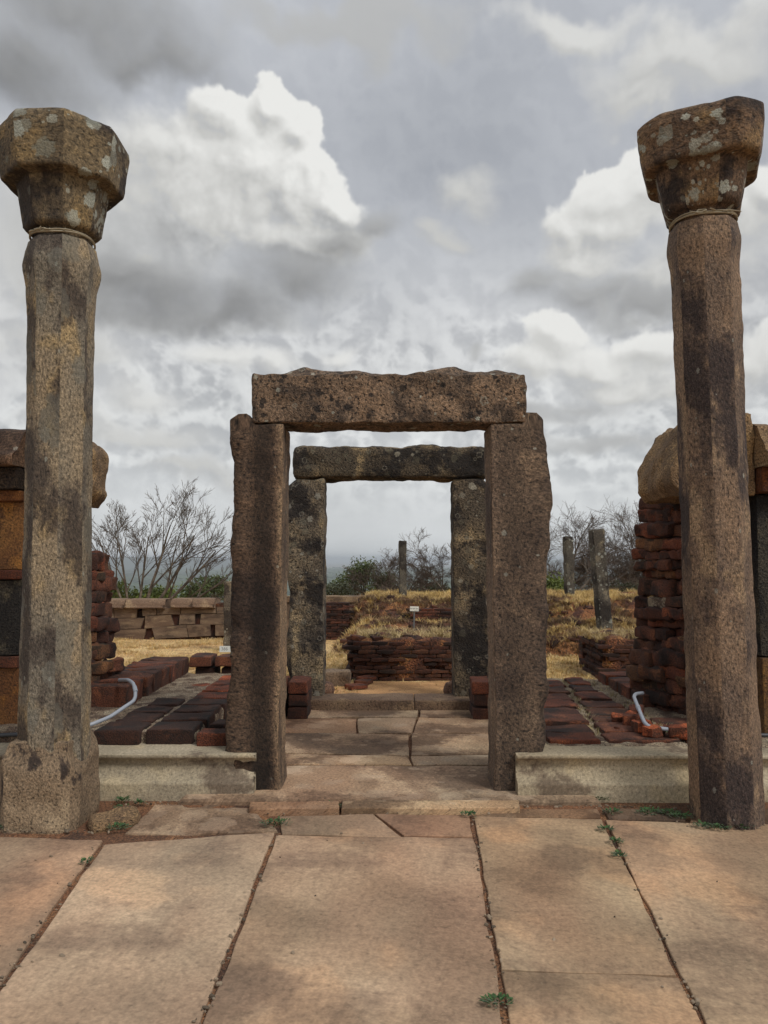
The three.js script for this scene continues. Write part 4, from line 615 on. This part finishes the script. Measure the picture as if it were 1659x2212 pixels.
{
  const w1 = thing('brick_wall', 'dark red brick retaining wall behind the small white sign', 'brick wall'); courses(w1, XA(884, 13.3), 2.6, 13.3, YA(1356, 13.3), 7, [0, 0.02, 0.01], 0.047, [M.brick, M.brickRed, M.brickDark]);
  const w2 = thing('brick_wall', 'low brick step in the mound below the small white sign', 'brick wall'); courses(w2, XA(795, 11.9), 2.4, 11.9, YA(1388, 11.9), 3, [0, 0.03]);
  const w3 = thing('brick_wall', 'stepped brick corner of the mound seen left in the farther door', 'brick wall'); courses(w3, XA(735, 12.0), XA(800, 12.0), 12.0, 0.02, 6, [0, 0.05, 0.02, 0.09]);
  const w4 = thing('brick_wall', 'dark brick wall at the left edge of the farther door opening', 'brick wall'); courses(w4, XA(690, 14.0), XA(750, 14.0), 14.0, 0.05, 14, [0, 0.02], 0.048, [M.brickDark, M.brickBlack, M.brick]);
  const w5 = thing('brick_wall', 'low brick wall in dry grass just right of the nearer doorway', 'brick wall'); courses(w5, XA(1186, 11.9), 4.2, 11.9, 0.08, 5, [0, 0.03]);
  const w6 = thing('brick_pier', 'short square brick pier at the corner of the courtyard path', 'brick pier'); for (let k = 0; k < 8; k++) { const b = part('brick', BG[k % 5], k % 2 ? M.brickDark : M.brick, w6); b.position.set(XA(1267, 10.6), 0.05 + k * 0.049, -10.68); b.scale.set(0.8, 1, 1.4); }
  const lb = (px, py, h, lab, ry, s, mat, rz = 0) => { const p = G(px, py, h); const b = mesh('loose_brick', BG[2], mat); b.position.copy(p); b.rotation.set(0, ry, rz); b.scale.setScalar(s); tag(b, lab, 'brick'); };
  lb(1798 / 1.8517, 1462, 0.06, 'orange brick standing on end at the right of the sandy path', 0.2, 0.85, M.brickOrange, 1.25);
  lb(920, 1458, 0.06, 'reddish brick lying on the sand before the platform', 0.3, 0.9, M.brickRed); lb(897, 1464, 0.06, 'dark brick lying against the foot of the platform', 0.1, 0.8, M.brickDark);
  lb(792, 1470, 0.07, 'brown brick half buried at the left of the sand', 1.1, 1.0, M.brickRed); lb(786, 1478, 0.07, 'brown brick nearer the sill at the left of the sand', 1.2, 1.0, M.brick); lb(770, 1488, 0.07, 'red brick lying just behind the stone sill', 0.6, 1.0, M.brickRed);
  const pb = P(748, 1462, 8.9); tag(mesh('stone_block', rock(0.3, 0.2, 0.3, { cell: 0.05, r: 0.03, amp: 0.02, seed: 5 }).translate(XA(730, 8.9), 0.03, -8.95), M.block), 'grey stone block on the ground at the left of the farther door', 'stone block'); void pb;
  for (const [px, s, lab] of [[706, -1, 'rounded dark red boulder behind the left end of the sill'], [976, 1, 'rounded dark red boulder behind the right end of the sill']]) tag(mesh('boulder', rock(0.2, 0.2, 0.2, { cell: 0.03, r: 0.09, amp: 0.02, seed: 8 + s }).translate(XA(px, 8.2), 0.03, -8.2), tint(M.frame, 1.3, 1.05, 1.05)), lab, 'boulder');
}
/* ---------- standing pillars ---------- */
{
  const pil = (label, px, py0, py1, wpx, depth, tilt, seed, mat = M.pillar) => { const b = P(px, py1, depth), h = P(px, py0, depth).y - b.y + 0.15, w = wpx * depth / FOC; const t = tag(mesh('stone_pillar', rock(w, h, w, { cell: 0.04, r: w * 0.12, amp: 0.012, freq: 7, seed }), mat), label, 'stone pillar'); t.position.set(b.x, b.y - 0.15, b.z); t.rotation.z = tilt; t.rotation.y = 0.15; };
  pil('leaning grey stone pillar standing in dry grass right of the doorway', 1308, 1143, 1370, 27, 12.4, 0.072, 3);
  pil('dark stone pillar on the mound, between the nearer doorway and the leaning pillar', 1231, 1159, 1284, 18, 15.2, 0.02, 5);
  pil('slim stone pillar rising above the mound within the farther door', 870, 1168, 1286, 16, 15.2, 0, 7);
  pil('grey stone pillar half hidden behind the nearer left door jamb', 497, 1256, 1396, 26, 12.3, 0.005, 9, tint(M.pillar, 1.5, 1.4, 1.3));
}
/* ---------- parapet wall on the left ---------- */
{
  const d = 14.1, t = thing('parapet_wall', 'low parapet of fitted stone blocks with moulded coping before the bare tree', 'stone wall'), k = (x) => 126.57 + x / 2.765 * 0.5400; void k;
  const px = (x) => (350 + x / 2.765) / 1.8517, py = (y) => (1900 + y / 2.765) / 1.8517;   // picture of the wall
  part('core', rock(3.6, 0.56, 0.4, { cell: 0.1, r: 0.02, amp: 0.01, seed: 1 }).translate(XA(px(780), d), 0.0, -d - 0.27), M.brickDark, t);
  const blk = (x0, y0, x1, y1, x2, y2, x3, y3, seed, mat) => { const q = [[x0, y0], [x1, y1], [x2, y2], [x3, y3]].map(([a, b]) => P(px(a), py(b), d)), w = 0.4, top = [q[0], q[1]], bot = [q[3], q[2]];
    part('stone_block', rock(1, 1, 1, { cell: 0.12, r: 0.012, amp: 0.01, freq: 4, seed, warp: (v) => { const u = clamp(v.x + 0.5, -0.01, 1.01), s = clamp(v.y, -0.01, 1.01), a = V(0, 0, 0).lerpVectors(bot[0], bot[1], u), b = V(0, 0, 0).lerpVectors(top[0], top[1], u); a.lerp(b, s); v.set(a.x, a.y, -d - 0.02 - (0.5 - v.z) * 0.3); } }), mat, t); };
  const B = [M.block, tint(M.block, 0.93, 0.9, 0.88), tint(M.block, 1.04, 1.0, 0.96)];
  let s = 0; const row = (list) => list.forEach(q => blk(...q, ++s, B[s % 3]));
  row([[-120, 1472, 280, 1480, 290, 1580, -120, 1590], [286, 1480, 545, 1480, 535, 1580, 296, 1580], [600, 1478, 756, 1478, 756, 1545, 605, 1560], [764, 1475, 1026, 1468, 1022, 1542, 766, 1545], [1034, 1468, 1418, 1462, 1418, 1530, 1032, 1540], [1426, 1462, 1640, 1460, 1640, 1530, 1426, 1532]]);
  row([[-120, 1600, 626, 1582, 580, 1700, -120, 1720], [634, 1560, 920, 1550, 948, 1665, 626, 1702], [1018, 1545, 1182, 1540, 1182, 1650, 1008, 1655], [1250, 1540, 1640, 1535, 1640, 1655, 1240, 1655]]);
  row([[-120, 1728, 645, 1705, 605, 1830, -120, 1840], [706, 1690, 1082, 1660, 1112, 1795, 742, 1815], [1090, 1660, 1352, 1655, 1358, 1780, 1118, 1795], [1410, 1660, 1640, 1660, 1640, 1780, 1410, 1780]]);
  const yc = YA(py(1476), d), yt = YA(py(1378), d), cp = [[-d + 0.06, yc], [-d + 0.06, yc + 0.03], [-d + 0.02, yc + 0.05], [-d + 0.03, yc + 0.07], [-d - 0.02, yt - 0.02], [-d - 0.04, yt], [-d - 0.45, yt], [-d - 0.45, yc]];
  for (const [a, b, dy] of [[-160, 425, 0], [430, 868, 0], [932, 1164, 0.01], [1168, 1416, 0.012]]) part('coping_stone', moulding(cp.map(([z, y]) => [z, y + dy]), XA(px(a), d), XA(px(b), d), { cell: 0.08, sub: 0.04, amp: 0.008, seed: ++s }), tint(M.block, 1.12, 1.05, 1.0), t);
  part('coping_stone', rock(0.5, 0.09, 0.4, { cell: 0.05, amp: 0.02, seed: 9 }).translate(XA(px(1540), d), yc, -d - 0.25), M.brickBrown, t);
  const t2 = thing('parapet_wall', 'pale stone parapet seen over the mound at the left of the farther door', 'stone wall');
  part('coping_stone', rock(2.4, 0.13, 0.4, { cell: 0.1, amp: 0.012, seed: 12 }).translate(XA(735, 15.6) - 0.1, YA(1302, 15.6), -15.8), tint(M.block, 1.1, 1.05, 0.95), t2);
  part('stone_block', rock(2.4, 0.7, 0.4, { cell: 0.2, amp: 0.012, seed: 13 }).translate(XA(735, 15.6) - 0.1, YA(1303, 15.6) - 0.7, -15.84), M.block, t2);
  const t3 = thing('parapet_wall', 'pale stone coping of the far parapet behind the leaning pillar', 'stone wall');
  part('coping_stone', rock(1.9, 0.1, 0.4, { cell: 0.1, amp: 0.015, seed: 15 }).translate(XA(1240, 18), YA(1291, 18), -18), tint(M.block, 1.15, 1.08, 1.05), t3);
  part('coping_stone', rock(2.6, 0.16, 0.4, { cell: 0.1, amp: 0.015, seed: 16 }).translate(XA(1350, 18) + 0.6, YA(1296, 18), -18.05), tint(M.block, 1.15, 1.08, 1.05), t3);
}
/* ---------- bare trees and bushes ---------- */
function bareTree(label, base, { seed, stems, len, rad, levels = 4, up = 0.25, spreadAng = 0.6, kids = 5, flat = 1, twig = M.twig, bark = M.bark, ratio = 0.62, wig = 0.25, minR = 0.004 }) {
  const t = thing('bare_tree', label, 'tree', null, base.toArray()), R = rng(seed), big = new Acc(), fine = new Acc();
  const grow = (p, dir, L, r, lev) => {
    const n = lev < 2 ? 7 : 4, pts = [p.clone()], rad_ = [r], q = p.clone(), dd = dir.clone(); const cur = (R() - 0.5) * wig;
    for (let i = 1; i <= n; i++) { dd.x += (R() - 0.5) * wig + cur * 0.25; dd.z += (R() - 0.5) * wig * flat; dd.y += up * 0.16 + (R() - 0.5) * wig * 0.6; dd.normalize(); q.addScaledVector(dd, L / n); pts.push(q.clone()); rad_.push(Math.max(minR * 0.7, r * (1 - 0.72 * i / n))); }
    (lev < 2 ? big : fine).tube(pts, rad_, lev < 1 ? 7 : lev < 2 ? 5 : 3);
    if (lev >= levels) return;
    const k = Math.round(kids * (lev === 0 ? 1.1 : 1) * (0.8 + 0.4 * R()));
    for (let i = 0; i < k; i++) { const f = lev === 0 ? 0.3 + 0.7 * (i + R()) / k : 0.2 + 0.8 * (i + R()) / k, at = f * n, a = Math.min(n - 1, Math.floor(at)), s = pts[a].clone().lerp(pts[a + 1], at - a), side = V(R() - 0.5, (R() - 0.5) * 0.6, (R() - 0.5) * flat).normalize(), nd = pts[a + 1].clone().sub(pts[a]).normalize(); nd.addScaledVector(side, spreadAng * (0.7 + 0.7 * R()) * 1.3).normalize(); grow(s, nd, L * ratio * (1.1 - 0.45 * f) * (0.7 + 0.6 * R()), Math.max(minR, lerp(rad_[a], rad_[a + 1], at - a) * 0.68), lev + 1); }
  };
  for (const [dx, dz, x, y, z, l = 1] of stems) grow(V(dx, 0, dz), V(x, y, z).normalize(), len * l, rad * (0.8 + 0.3 * R()), 0);
  part('trunk', big.geo, bark, t); part('crown', fine.geo, twig, t); return t;
}
function bush(name, label, base, rx, ry, rz, n, mat, seed, leaf = 0.09, cat = 'bush') {
  const t = thing(name, label, cat, null, base.toArray()), R = rng(seed), A = new Acc(), S = new Acc(), cl = [];
  for (let i = 0; i < 34; i++) { const a = R() * 6.28, e = R() * 1.5, k = 0.55 + 0.4 * R(); cl.push([V(Math.cos(a) * Math.cos(e) * rx * k, Math.sin(e) * ry * k, Math.sin(a) * Math.cos(e) * rz * k), 0.2 + 0.25 * R(), 0.6 + 0.7 * R()]); if (i % 2) S.tube([V(0, -0.2, 0), cl[i][0].clone().multiplyScalar(0.5).add(V(0, -0.05, 0)), cl[i][0]], [0.02, 0.012, 0.004], 4); }
  for (let i = 0; i < n; i++) { const [c, r, tone] = cl[Math.floor(R() * cl.length)], p = c.clone().add(V((R() - 0.5) * 2 * r * rx * 0.8, (R() - 0.5) * 2 * r * ry * 0.8, (R() - 0.5) * 2 * r * rz * 0.8)), d = V(R() - 0.5, R() - 0.4, R() - 0.5).normalize(), s = V(R() - 0.5, R() - 0.5, R() - 0.5).cross(d).normalize(); A.leaf(p, d, s, leaf * (0.6 + 0.8 * R()), leaf * 0.5, tone * (0.7 + 0.6 * R())); }
  part('branches', S.geo, M.twig, t); part('foliage', A.geo, mat, t);
}
{
  const b = P(292, 1302, 17.2);
  bareTree('large bare tree with fanned pale stems behind the left parapet', b.clone().setY(b.y - 0.5), { seed: 12, len: 2.1, rad: 0.048, levels: 4, kids: 4.4, flat: 0.8, up: 0.12, spreadAng: 0.42, wig: 0.13, ratio: 0.58, twig: tint(M.bark, 0.95, 0.9, 0.85), minR: 0.0042,
    stems: [[-0.12, 0, -0.75, 0.8, 0, 1], [-0.1, 0, -0.4, 1, 0.1, 1.0], [-0.1, 0, -0.12, 1, 0.1, 0.9], [0.06, 0, 0.1, 1.0, -0.1, 0.95], [0.12, 0, 0.32, 1, 0.1, 1.12], [0.16, 0, 0.6, 0.9, 0, 1.1], [0.2, 0.1, 0.95, 0.75, 0, 1.1], [0.2, 0, 1, 0.35, 0.1, 1.05], [0.1, 0, 1, 0.15, 0.2, 0.9], [-0.18, 0.1, -1, 0.4, 0, 1.0]] });
  const c = P(850, 1290, 19.5), c2 = P(985, 1290, 18.5), c3 = P(1200, 1292, 19.5), c4 = P(1352, 1292, 21), c5 = P(1440, 1300, 21), c6 = P(1300, 1295, 22);
  const ac = { levels: 4, kids: 5.2, up: 0.03, spreadAng: 0.6, wig: 0.24, flat: 0.8, ratio: 0.66, bark: M.bark, twig: tint(M.bark, 1.0, 0.93, 0.93), minR: 0.004 };
  bareTree('bare shrubby tree directly behind the slim pillar in the farther door', c.setY(c.y - 0.3), { ...ac, seed: 3, len: 1.0, rad: 0.03, stems: [[0, 0, -0.7, 0.7, 0], [0.1, 0, 0.5, 0.8, 0], [0.1, 0, 0.9, 0.6, 0, 1.1], [0, 0, -0.2, 1, 0], [0, 0, -1, 0.45, 0]] });
  bareTree('bare spreading tree at the right edge of the farther door opening', c2.setY(c2.y - 0.3), { ...ac, seed: 8, len: 1.35, rad: 0.04, stems: [[0, 0, -0.5, 0.8, 0], [0.1, 0, 0.2, 1, 0], [0, 0, -0.9, 0.5, 0], [0, 0, 0.7, 0.8, 0]] });
  bareTree('bare tree with drooping twigs just right of the nearer doorway', c3.setY(c3.y - 0.3), { ...ac, seed: 21, len: 1.9, rad: 0.055, stems: [[0, 0, -0.5, 0.9, 0], [0.1, 0, 0.3, 1, 0], [0.1, 0, 0.9, 0.7, 0], [0, 0, -0.9, 0.6, 0]] });
  bareTree('slender upright bare tree between the leaning pillar and the right wall end', c4.setY(c4.y - 0.5), { ...ac, seed: 30, len: 2.2, rad: 0.05, up: 0.2, stems: [[0, 0, 0.05, 1, 0], [0.1, 0, 0.6, 0.8, 0], [0, 0, -0.6, 0.8, 0, 0.8]] });
  bareTree('bare tree partly hidden behind the right wall end', c5.setY(c5.y - 0.5), { ...ac, seed: 37, len: 2.2, rad: 0.05, stems: [[0, 0, -0.4, 0.9, 0], [0.1, 0, -0.8, 0.6, 0], [0, 0, 0.3, 1, 0]] });
  bareTree('low bare thicket behind the leaning pillar', c6.setY(c6.y - 0.5), { ...ac, seed: 44, len: 1.2, rad: 0.03, kids: 7, stems: [[-0.4, 0, -0.6, 0.8, 0], [0, 0, 0.1, 1, 0], [0.3, 0, 0.7, 0.8, 0], [0.8, 0, 0.3, 0.9, 0], [0.9, 0, 0.9, 0.5, 0]] });
  const at = (x, y, d) => { const p = P(x, y, d); return p; };
  bush('leafy_bush', 'rounded green bush rising over the mound at the left of the farther door', at(788, 1285, 20), 0.9, 0.75, 0.7, 5200, M.leaf, 3, 0.07);
  bush('leafy_bush', 'scrubby dark bush low behind the parapet in the farther door', at(720, 1292, 19), 0.7, 0.35, 0.6, 2200, M.leafDark, 4, 0.07);
  bush('leafy_bush', 'yellow green bush behind the left end of the parapet', at(232, 1306, 18.5), 0.75, 0.55, 0.6, 3000, M.leafBright, 5, 0.08);
  bush('leafy_bush', 'yellow green bush behind the parapet below the bare tree', at(345, 1310, 18.8), 1.0, 0.42, 0.6, 3000, M.leafBright, 6, 0.08);
  bush('leafy_bush', 'green bush behind the parapet beside the nearer left door jamb', at(458, 1306, 18.6), 0.75, 0.62, 0.6, 3200, M.leaf, 7, 0.08);
  bush('leafy_bush', 'small green bush beside the dark pillar on the mound', at(1196, 1290, 18.4), 0.45, 0.5, 0.4, 1800, M.leafBright, 8, 0.07);
  bush('leafy_bush', 'dark low bush behind the far coping near the right wall end', at(1358, 1294, 20.5), 0.9, 0.4, 0.5, 2400, M.leafDark, 9, 0.07);
  bush('leafy_bush', 'dark scrub below the bare tree at the right of the farther door', at(935, 1294, 20.5), 1.0, 0.4, 0.5, 2400, M.leafDark, 10, 0.07);
}
/* ---------- dry grass ---------- */
{
  const tuft = (seed, h, w, n) => { const A = new Acc(), R = rng(seed); for (let i = 0; i < n; i++) { const a = R() * 6.28, l = h * (0.5 + R() * 0.8), x = Math.cos(a), z = Math.sin(a), k = 0.2 + R() * 0.9, b = V(x * 0.02, 0, z * 0.02), o = A.p.length / 3; for (const [u, ww] of [[0, 1], [0.5, 0.7], [1, 0]]) { const q = V(b.x + x * k * l * u * u, l * u * (1 - 0.3 * k * u), b.z + z * k * l * u * u); A.p.push(q.x - z * w * ww, q.y, q.z + x * w * ww, q.x + z * w * ww, q.y, q.z - x * w * ww); A.u.push(0, u, 1, u); } A.i.push(o, o + 1, o + 2, o + 1, o + 3, o + 2, o + 2, o + 3, o + 4); } return A.geo; };
  const T1 = tuft(3, 0.105, 0.0035, 14), T2 = tuft(4, 0.045, 0.003, 10), R = rng(8), m = new THREE.Matrix4(), q = new THREE.Quaternion(), c = new THREE.Color();
  const field = (label, geo, n, fn, tone) => { const im = new THREE.InstancedMesh(geo, M.straw, n); let k = 0; for (let i = 0; i < n; i++) { const p = fn(); if (!p) continue; q.setFromEuler(new THREE.Euler((R() - 0.5) * 0.5, R() * 6.28, (R() - 0.5) * 0.5)); const s = 0.6 + R() * 0.8; m.compose(p, q, V(s, s, s)); im.setMatrixAt(k, m); const t = 0.65 + R() * 0.6; im.setColorAt(k++, c.setRGB(tone[0] * t, tone[1] * t, tone[2] * t * (0.8 + 0.3 * R()))); } im.count = k; im.name = numbered('dry_grass'); im.userData.label = label; stuff(im); im.castShadow = im.receiveShadow = true; scene.add(im); };
  field('dry yellow grass covering the rubble mound in the courtyard', T1, 15000, () => { const x = lerp(-0.9, 7, Math.pow(R(), 0.8)), d = lerp(11.7, 17, R()), y = moundY(x, d), n = f3(x * 1.8 + 5, 2, d * 1.8, 4); const steep = moundY(x, d + 0.2) - moundY(x, d); if (R() > (d > 14 ? 0.85 : 0.42) + n * 2.2 - (steep > 0.06 ? 0.55 : 0)) return null; return V(x, y - 0.01, -d); }, [0.64, 0.46, 0.2]);
  field('brown dead creepers and twigs over the rubble mound', T1, 9000, () => { const x = lerp(-0.95, 7, Math.pow(R(), 0.8)), d = lerp(11.6, 14.6, R()); return f3(x * 2 + 9, 5, d * 2, 3) < -0.05 ? null : V(x, moundY(x, d) - 0.015, -d); }, [0.21, 0.13, 0.075]);
  { const n = 420, im = new THREE.InstancedMesh(BG[1], M.brick, n); for (let i = 0; i < n; i++) { const x = lerp(-0.8, 6, Math.pow(R(), 0.8)), d = lerp(11.6, 14.4, R()), k = 0.35 + 0.55 * R(); m.compose(V(x, moundY(x, d) - 0.02, -d), q.setFromEuler(new THREE.Euler((R() - 0.5) * 1.2, R() * 6, (R() - 0.5) * 1.2)), V(k, k * 1.3, k)); im.setMatrixAt(i, m); const t = 0.6 + 0.9 * R(); im.setColorAt(i, c.setRGB(t * 0.8, t * 0.84, t * 0.8)); } im.name = 'brick_rubble'; im.userData.label = 'broken brick rubble strewn over the slopes of the mound'; stuff(im); im.castShadow = im.receiveShadow = true; scene.add(im); }
  field('short dry grass on the courtyard ground before the left parapet', T2, 16000, () => { const d = lerp(8.2, 14.2, R()), x = lerp(-4.6, -0.95, R()) * d / 11; return f3(x * 2, 1, d * 2, 3) < -0.15 ? null : V(x, groundY(x, -d) - 0.004, -d); }, [0.66, 0.48, 0.24]);
  field('straw tufts on top of the low brick platforms', T1, 1500, () => { const a = R() < 0.55, x = a ? lerp(-0.4, 1.45, R()) : lerp(2.55, 4.1, R()); return V(x, 0.48 + R() * 0.03, -lerp(9.5, 10.5, R())); }, [0.5, 0.38, 0.2]);
  field('short dry grass around the courtyard brickwork and sand', T2, 9000, () => { const d = lerp(8.15, 11.9, R()), x = lerp(-0.95, 4.4, R()); if (d < 9.25 && x > -0.35 && x < 1.7 && R() > 0.03) return null; if (d > 9.2 && d < 10.5 && ((x > -0.6 && x < 1.5) || x > 2.45)) return null; return V(x, groundY(x, -d) - 0.004, -d); }, [0.58, 0.43, 0.21]);
  field('dry grass caught in the mortar joints of the right brick plinth', T2, 260, () => { const d = lerp(5.4, 8.0, R()), x = R() < 0.5 ? 2.02 + (R() - 0.5) * 0.1 : lerp(1.42, 1.68, (d - 5.2) / 2.05) + (R() - 0.5) * 0.03; return V(x, 0.25, -d); }, [0.36, 0.29, 0.17]);
}
/* ---------- signs ---------- */
{
  const plate = (w, h, draw, cw = 256) => { const cv = document.createElement('canvas'); cv.width = cw; cv.height = Math.round(cw * h / w); const x = cv.getContext('2d'); x.fillStyle = '#e4e4da'; x.fillRect(0, 0, cv.width, cv.height); draw(x, cv.width, cv.height); const t = new THREE.CanvasTexture(cv); t.colorSpace = THREE.SRGBColorSpace; return new THREE.MeshStandardMaterial({ map: t, roughness: 0.6 }); };
  const d = 11.6, p = P(893, 1315, d), w = 19 * d / FOC, h = 10.2 * d / FOC, foot = P(893, 1372, d), s = thing('sign_post', 'small white sign on a thin metal post in front of the red brick wall', 'sign', null, [p.x, foot.y - 0.1, p.z]);
  const m = plate(w, h, (x, W, H) => { x.fillStyle = '#15130f'; x.font = 'bold 46px sans-serif'; x.fillText('Bod  Lújha  Room', 10, H * 0.58, W - 20); x.fillStyle = '#55524a'; x.fillRect(W * 0.45, H * 0.84, W * 0.5, 5); });
  const white = new THREE.MeshStandardMaterial({ color: 0xdedfd6, roughness: 0.6 });
  part('plate', new THREE.BoxGeometry(w, h, 0.006).translate(0, p.y - foot.y + 0.1, 0), white, s); part('lettering', new THREE.PlaneGeometry(w, h).translate(0, p.y - foot.y + 0.1, 0.005), m, s);
  part('post', new THREE.CylinderGeometry(0.012, 0.012, p.y - foot.y + 0.1, 8).translate(0, (p.y - foot.y + 0.1) / 2, -0.016), M.steel, s); s.rotation.z = -0.03;
  const e = 8.4, q = P(487, 1402, e), w2 = 25 * e / FOC, h2 = 13 * e / FOC, n = thing('number_card', 'small white card numbered 386 on the bricks beside the left door jamb', 'sign', null, [q.x, q.y, q.z]);
  part('card', new THREE.BoxGeometry(w2, h2, 0.006), white, n); part('number', new THREE.PlaneGeometry(w2, h2).translate(0, 0, 0.005), plate(w2, h2, (x, W, H) => { x.fillStyle = '#3a3a44'; x.font = '88px sans-serif'; x.fillText('386', W * 0.14, H * 0.72); }), n); n.rotation.x = -0.15;
}
/* ---------- weeds in the joints ---------- */
{
  const R = rng(71); const weed = (px, py, s, label, h = 0) => { const p = G(px, py, h), A = new Acc(); s *= 1.1; const n = Math.round(85 * s); for (let i = 0; i < n; i++) { const a = R() * 6.28, e = 0.15 + R() * 0.9, d = V(Math.cos(a) * Math.cos(e), Math.sin(e), Math.sin(a) * Math.cos(e)), k = Math.sqrt(R()) * 0.036 * s; A.leaf(V(Math.cos(a) * k * 1.4, 0.004 + R() * 0.016, Math.sin(a) * k * 0.8), d, V(-Math.sin(a), 0, Math.cos(a)), 0.010 + R() * 0.016, 0.007 + R() * 0.007, 0.4 + R() * 0.7); } const m = tag(mesh('weed', A.geo, M.weed), label, 'weed', 'small weeds in the paving joints'); m.position.copy(p); };
  for (const [x, y, s, l] of [[264, 1733, 0.9, 'small weed against the left kerb, just right of the column base'], [262, 1749, 0.8, 'weed above the pale loose stone'], [258, 1791, 1.2, 'weed below the pale loose stone'], [302, 1737, 0.5, 'tiny weed on the soil before the left kerb'], [520, 1728, 1.0, 'weed at the right end of the left kerb'], [536, 1724, 0.9, 'weed touching the stained corner of the left kerb'], [595, 1782, 1.5, 'greyish weed at the head of the second joint'], [583, 1747, 0.6, 'tiny weed on the soil left of the step'], [722, 1745, 1.3, 'weed at the left end of the pale step strip'], [184, 1866, 0.5, 'tiny weed in the leftmost paving joint'], [1052, 1751, 0.9, 'weed below the pale step strip'], [1012, 1764, 0.8, 'weed at the head of the third joint'], [1300, 1729, 0.8, 'weed against the foot of the right kerb'], [1322, 1757, 0.9, 'weed at the head of the fourth joint'], [1402, 1758, 1.3, 'bushy weed between the right kerb and the paving'], [1446, 1760, 1.1, 'weed left of the right column'], [1472, 1768, 1.2, 'weed touching the left foot of the right column'], [1518, 1788, 0.9, 'weed in front of the right column, left part'], [1555, 1792, 1.1, 'weed in front of the right column, middle'], [1606, 1790, 1.0, 'weed at the right foot of the right column'], [1310, 1796, 0.8, 'weed high in the fourth joint'], [1330, 1822, 0.6, 'weed lower in the fourth joint'], [1338, 1852, 0.6, 'lowest weed in the fourth joint'], [1076, 2171, 0.9, 'dark weed in the third joint near the bottom'], [20, 1790, 0.8, 'weed at the left foot of the left column']]) weed(x, y, s, l);
  weed(1432, 1588, 1.2, 'weed growing under the right pipe', 0.28); weed(275, 1478, 0.9, 'weed inside the bend of the left pipe', 0.4);
}
{ // grit, crumbs of stone and dry bits swept into the joints and corners
  const R = rng(123), n = 900, g = new THREE.IcosahedronGeometry(0.005, 0), im = new THREE.InstancedMesh(g, new THREE.MeshStandardMaterial({ color: 0xffffff, roughness: 1 }), n), m = new THREE.Matrix4(), q = new THREE.Quaternion(), c = new THREE.Color();
  const lines = [[[224, 1815], [0, 2127]], [[594, 1799], [432, 2212]], [[1019, 1761], [1091, 2211]], [[1304, 1769], [1524, 2211]], [[225, 1735], [540, 1733]], [[1120, 1740], [1490, 1744]], [[540, 1755], [1120, 1753]], [[20, 1796], [230, 1796]], [[1490, 1782], [1659, 1786]]];
  for (let i = 0; i < n; i++) { let p; if (i < 760) { const [a, b] = lines[Math.floor(R() * lines.length)], t = R(); p = G(lerp(a[0], b[0], t) + (R() + R() - 1) * 16, lerp(a[1], b[1], t) + (R() - 0.5) * 8, 0.001); } else p = V(lerp(-2.4, 2.6, R()), 0.002, -lerp(1.6, 4.7, R())); const s = 0.25 + Math.pow(R(), 3) * 1.6; m.compose(p, q.setFromEuler(new THREE.Euler(R() * 6, R() * 6, 0)), V(s, s * 0.6, s * (1 + R()))); im.setMatrixAt(i, m); const t = 0.05 + 0.2 * R(); im.setColorAt(i, c.setRGB(t * 1.3, t, t * 0.7)); }
  im.name = 'grit'; im.userData.label = 'fine grit and crumbs in the joints of the paving'; stuff(im); scene.add(im);
}
renderer.render(scene, camera);
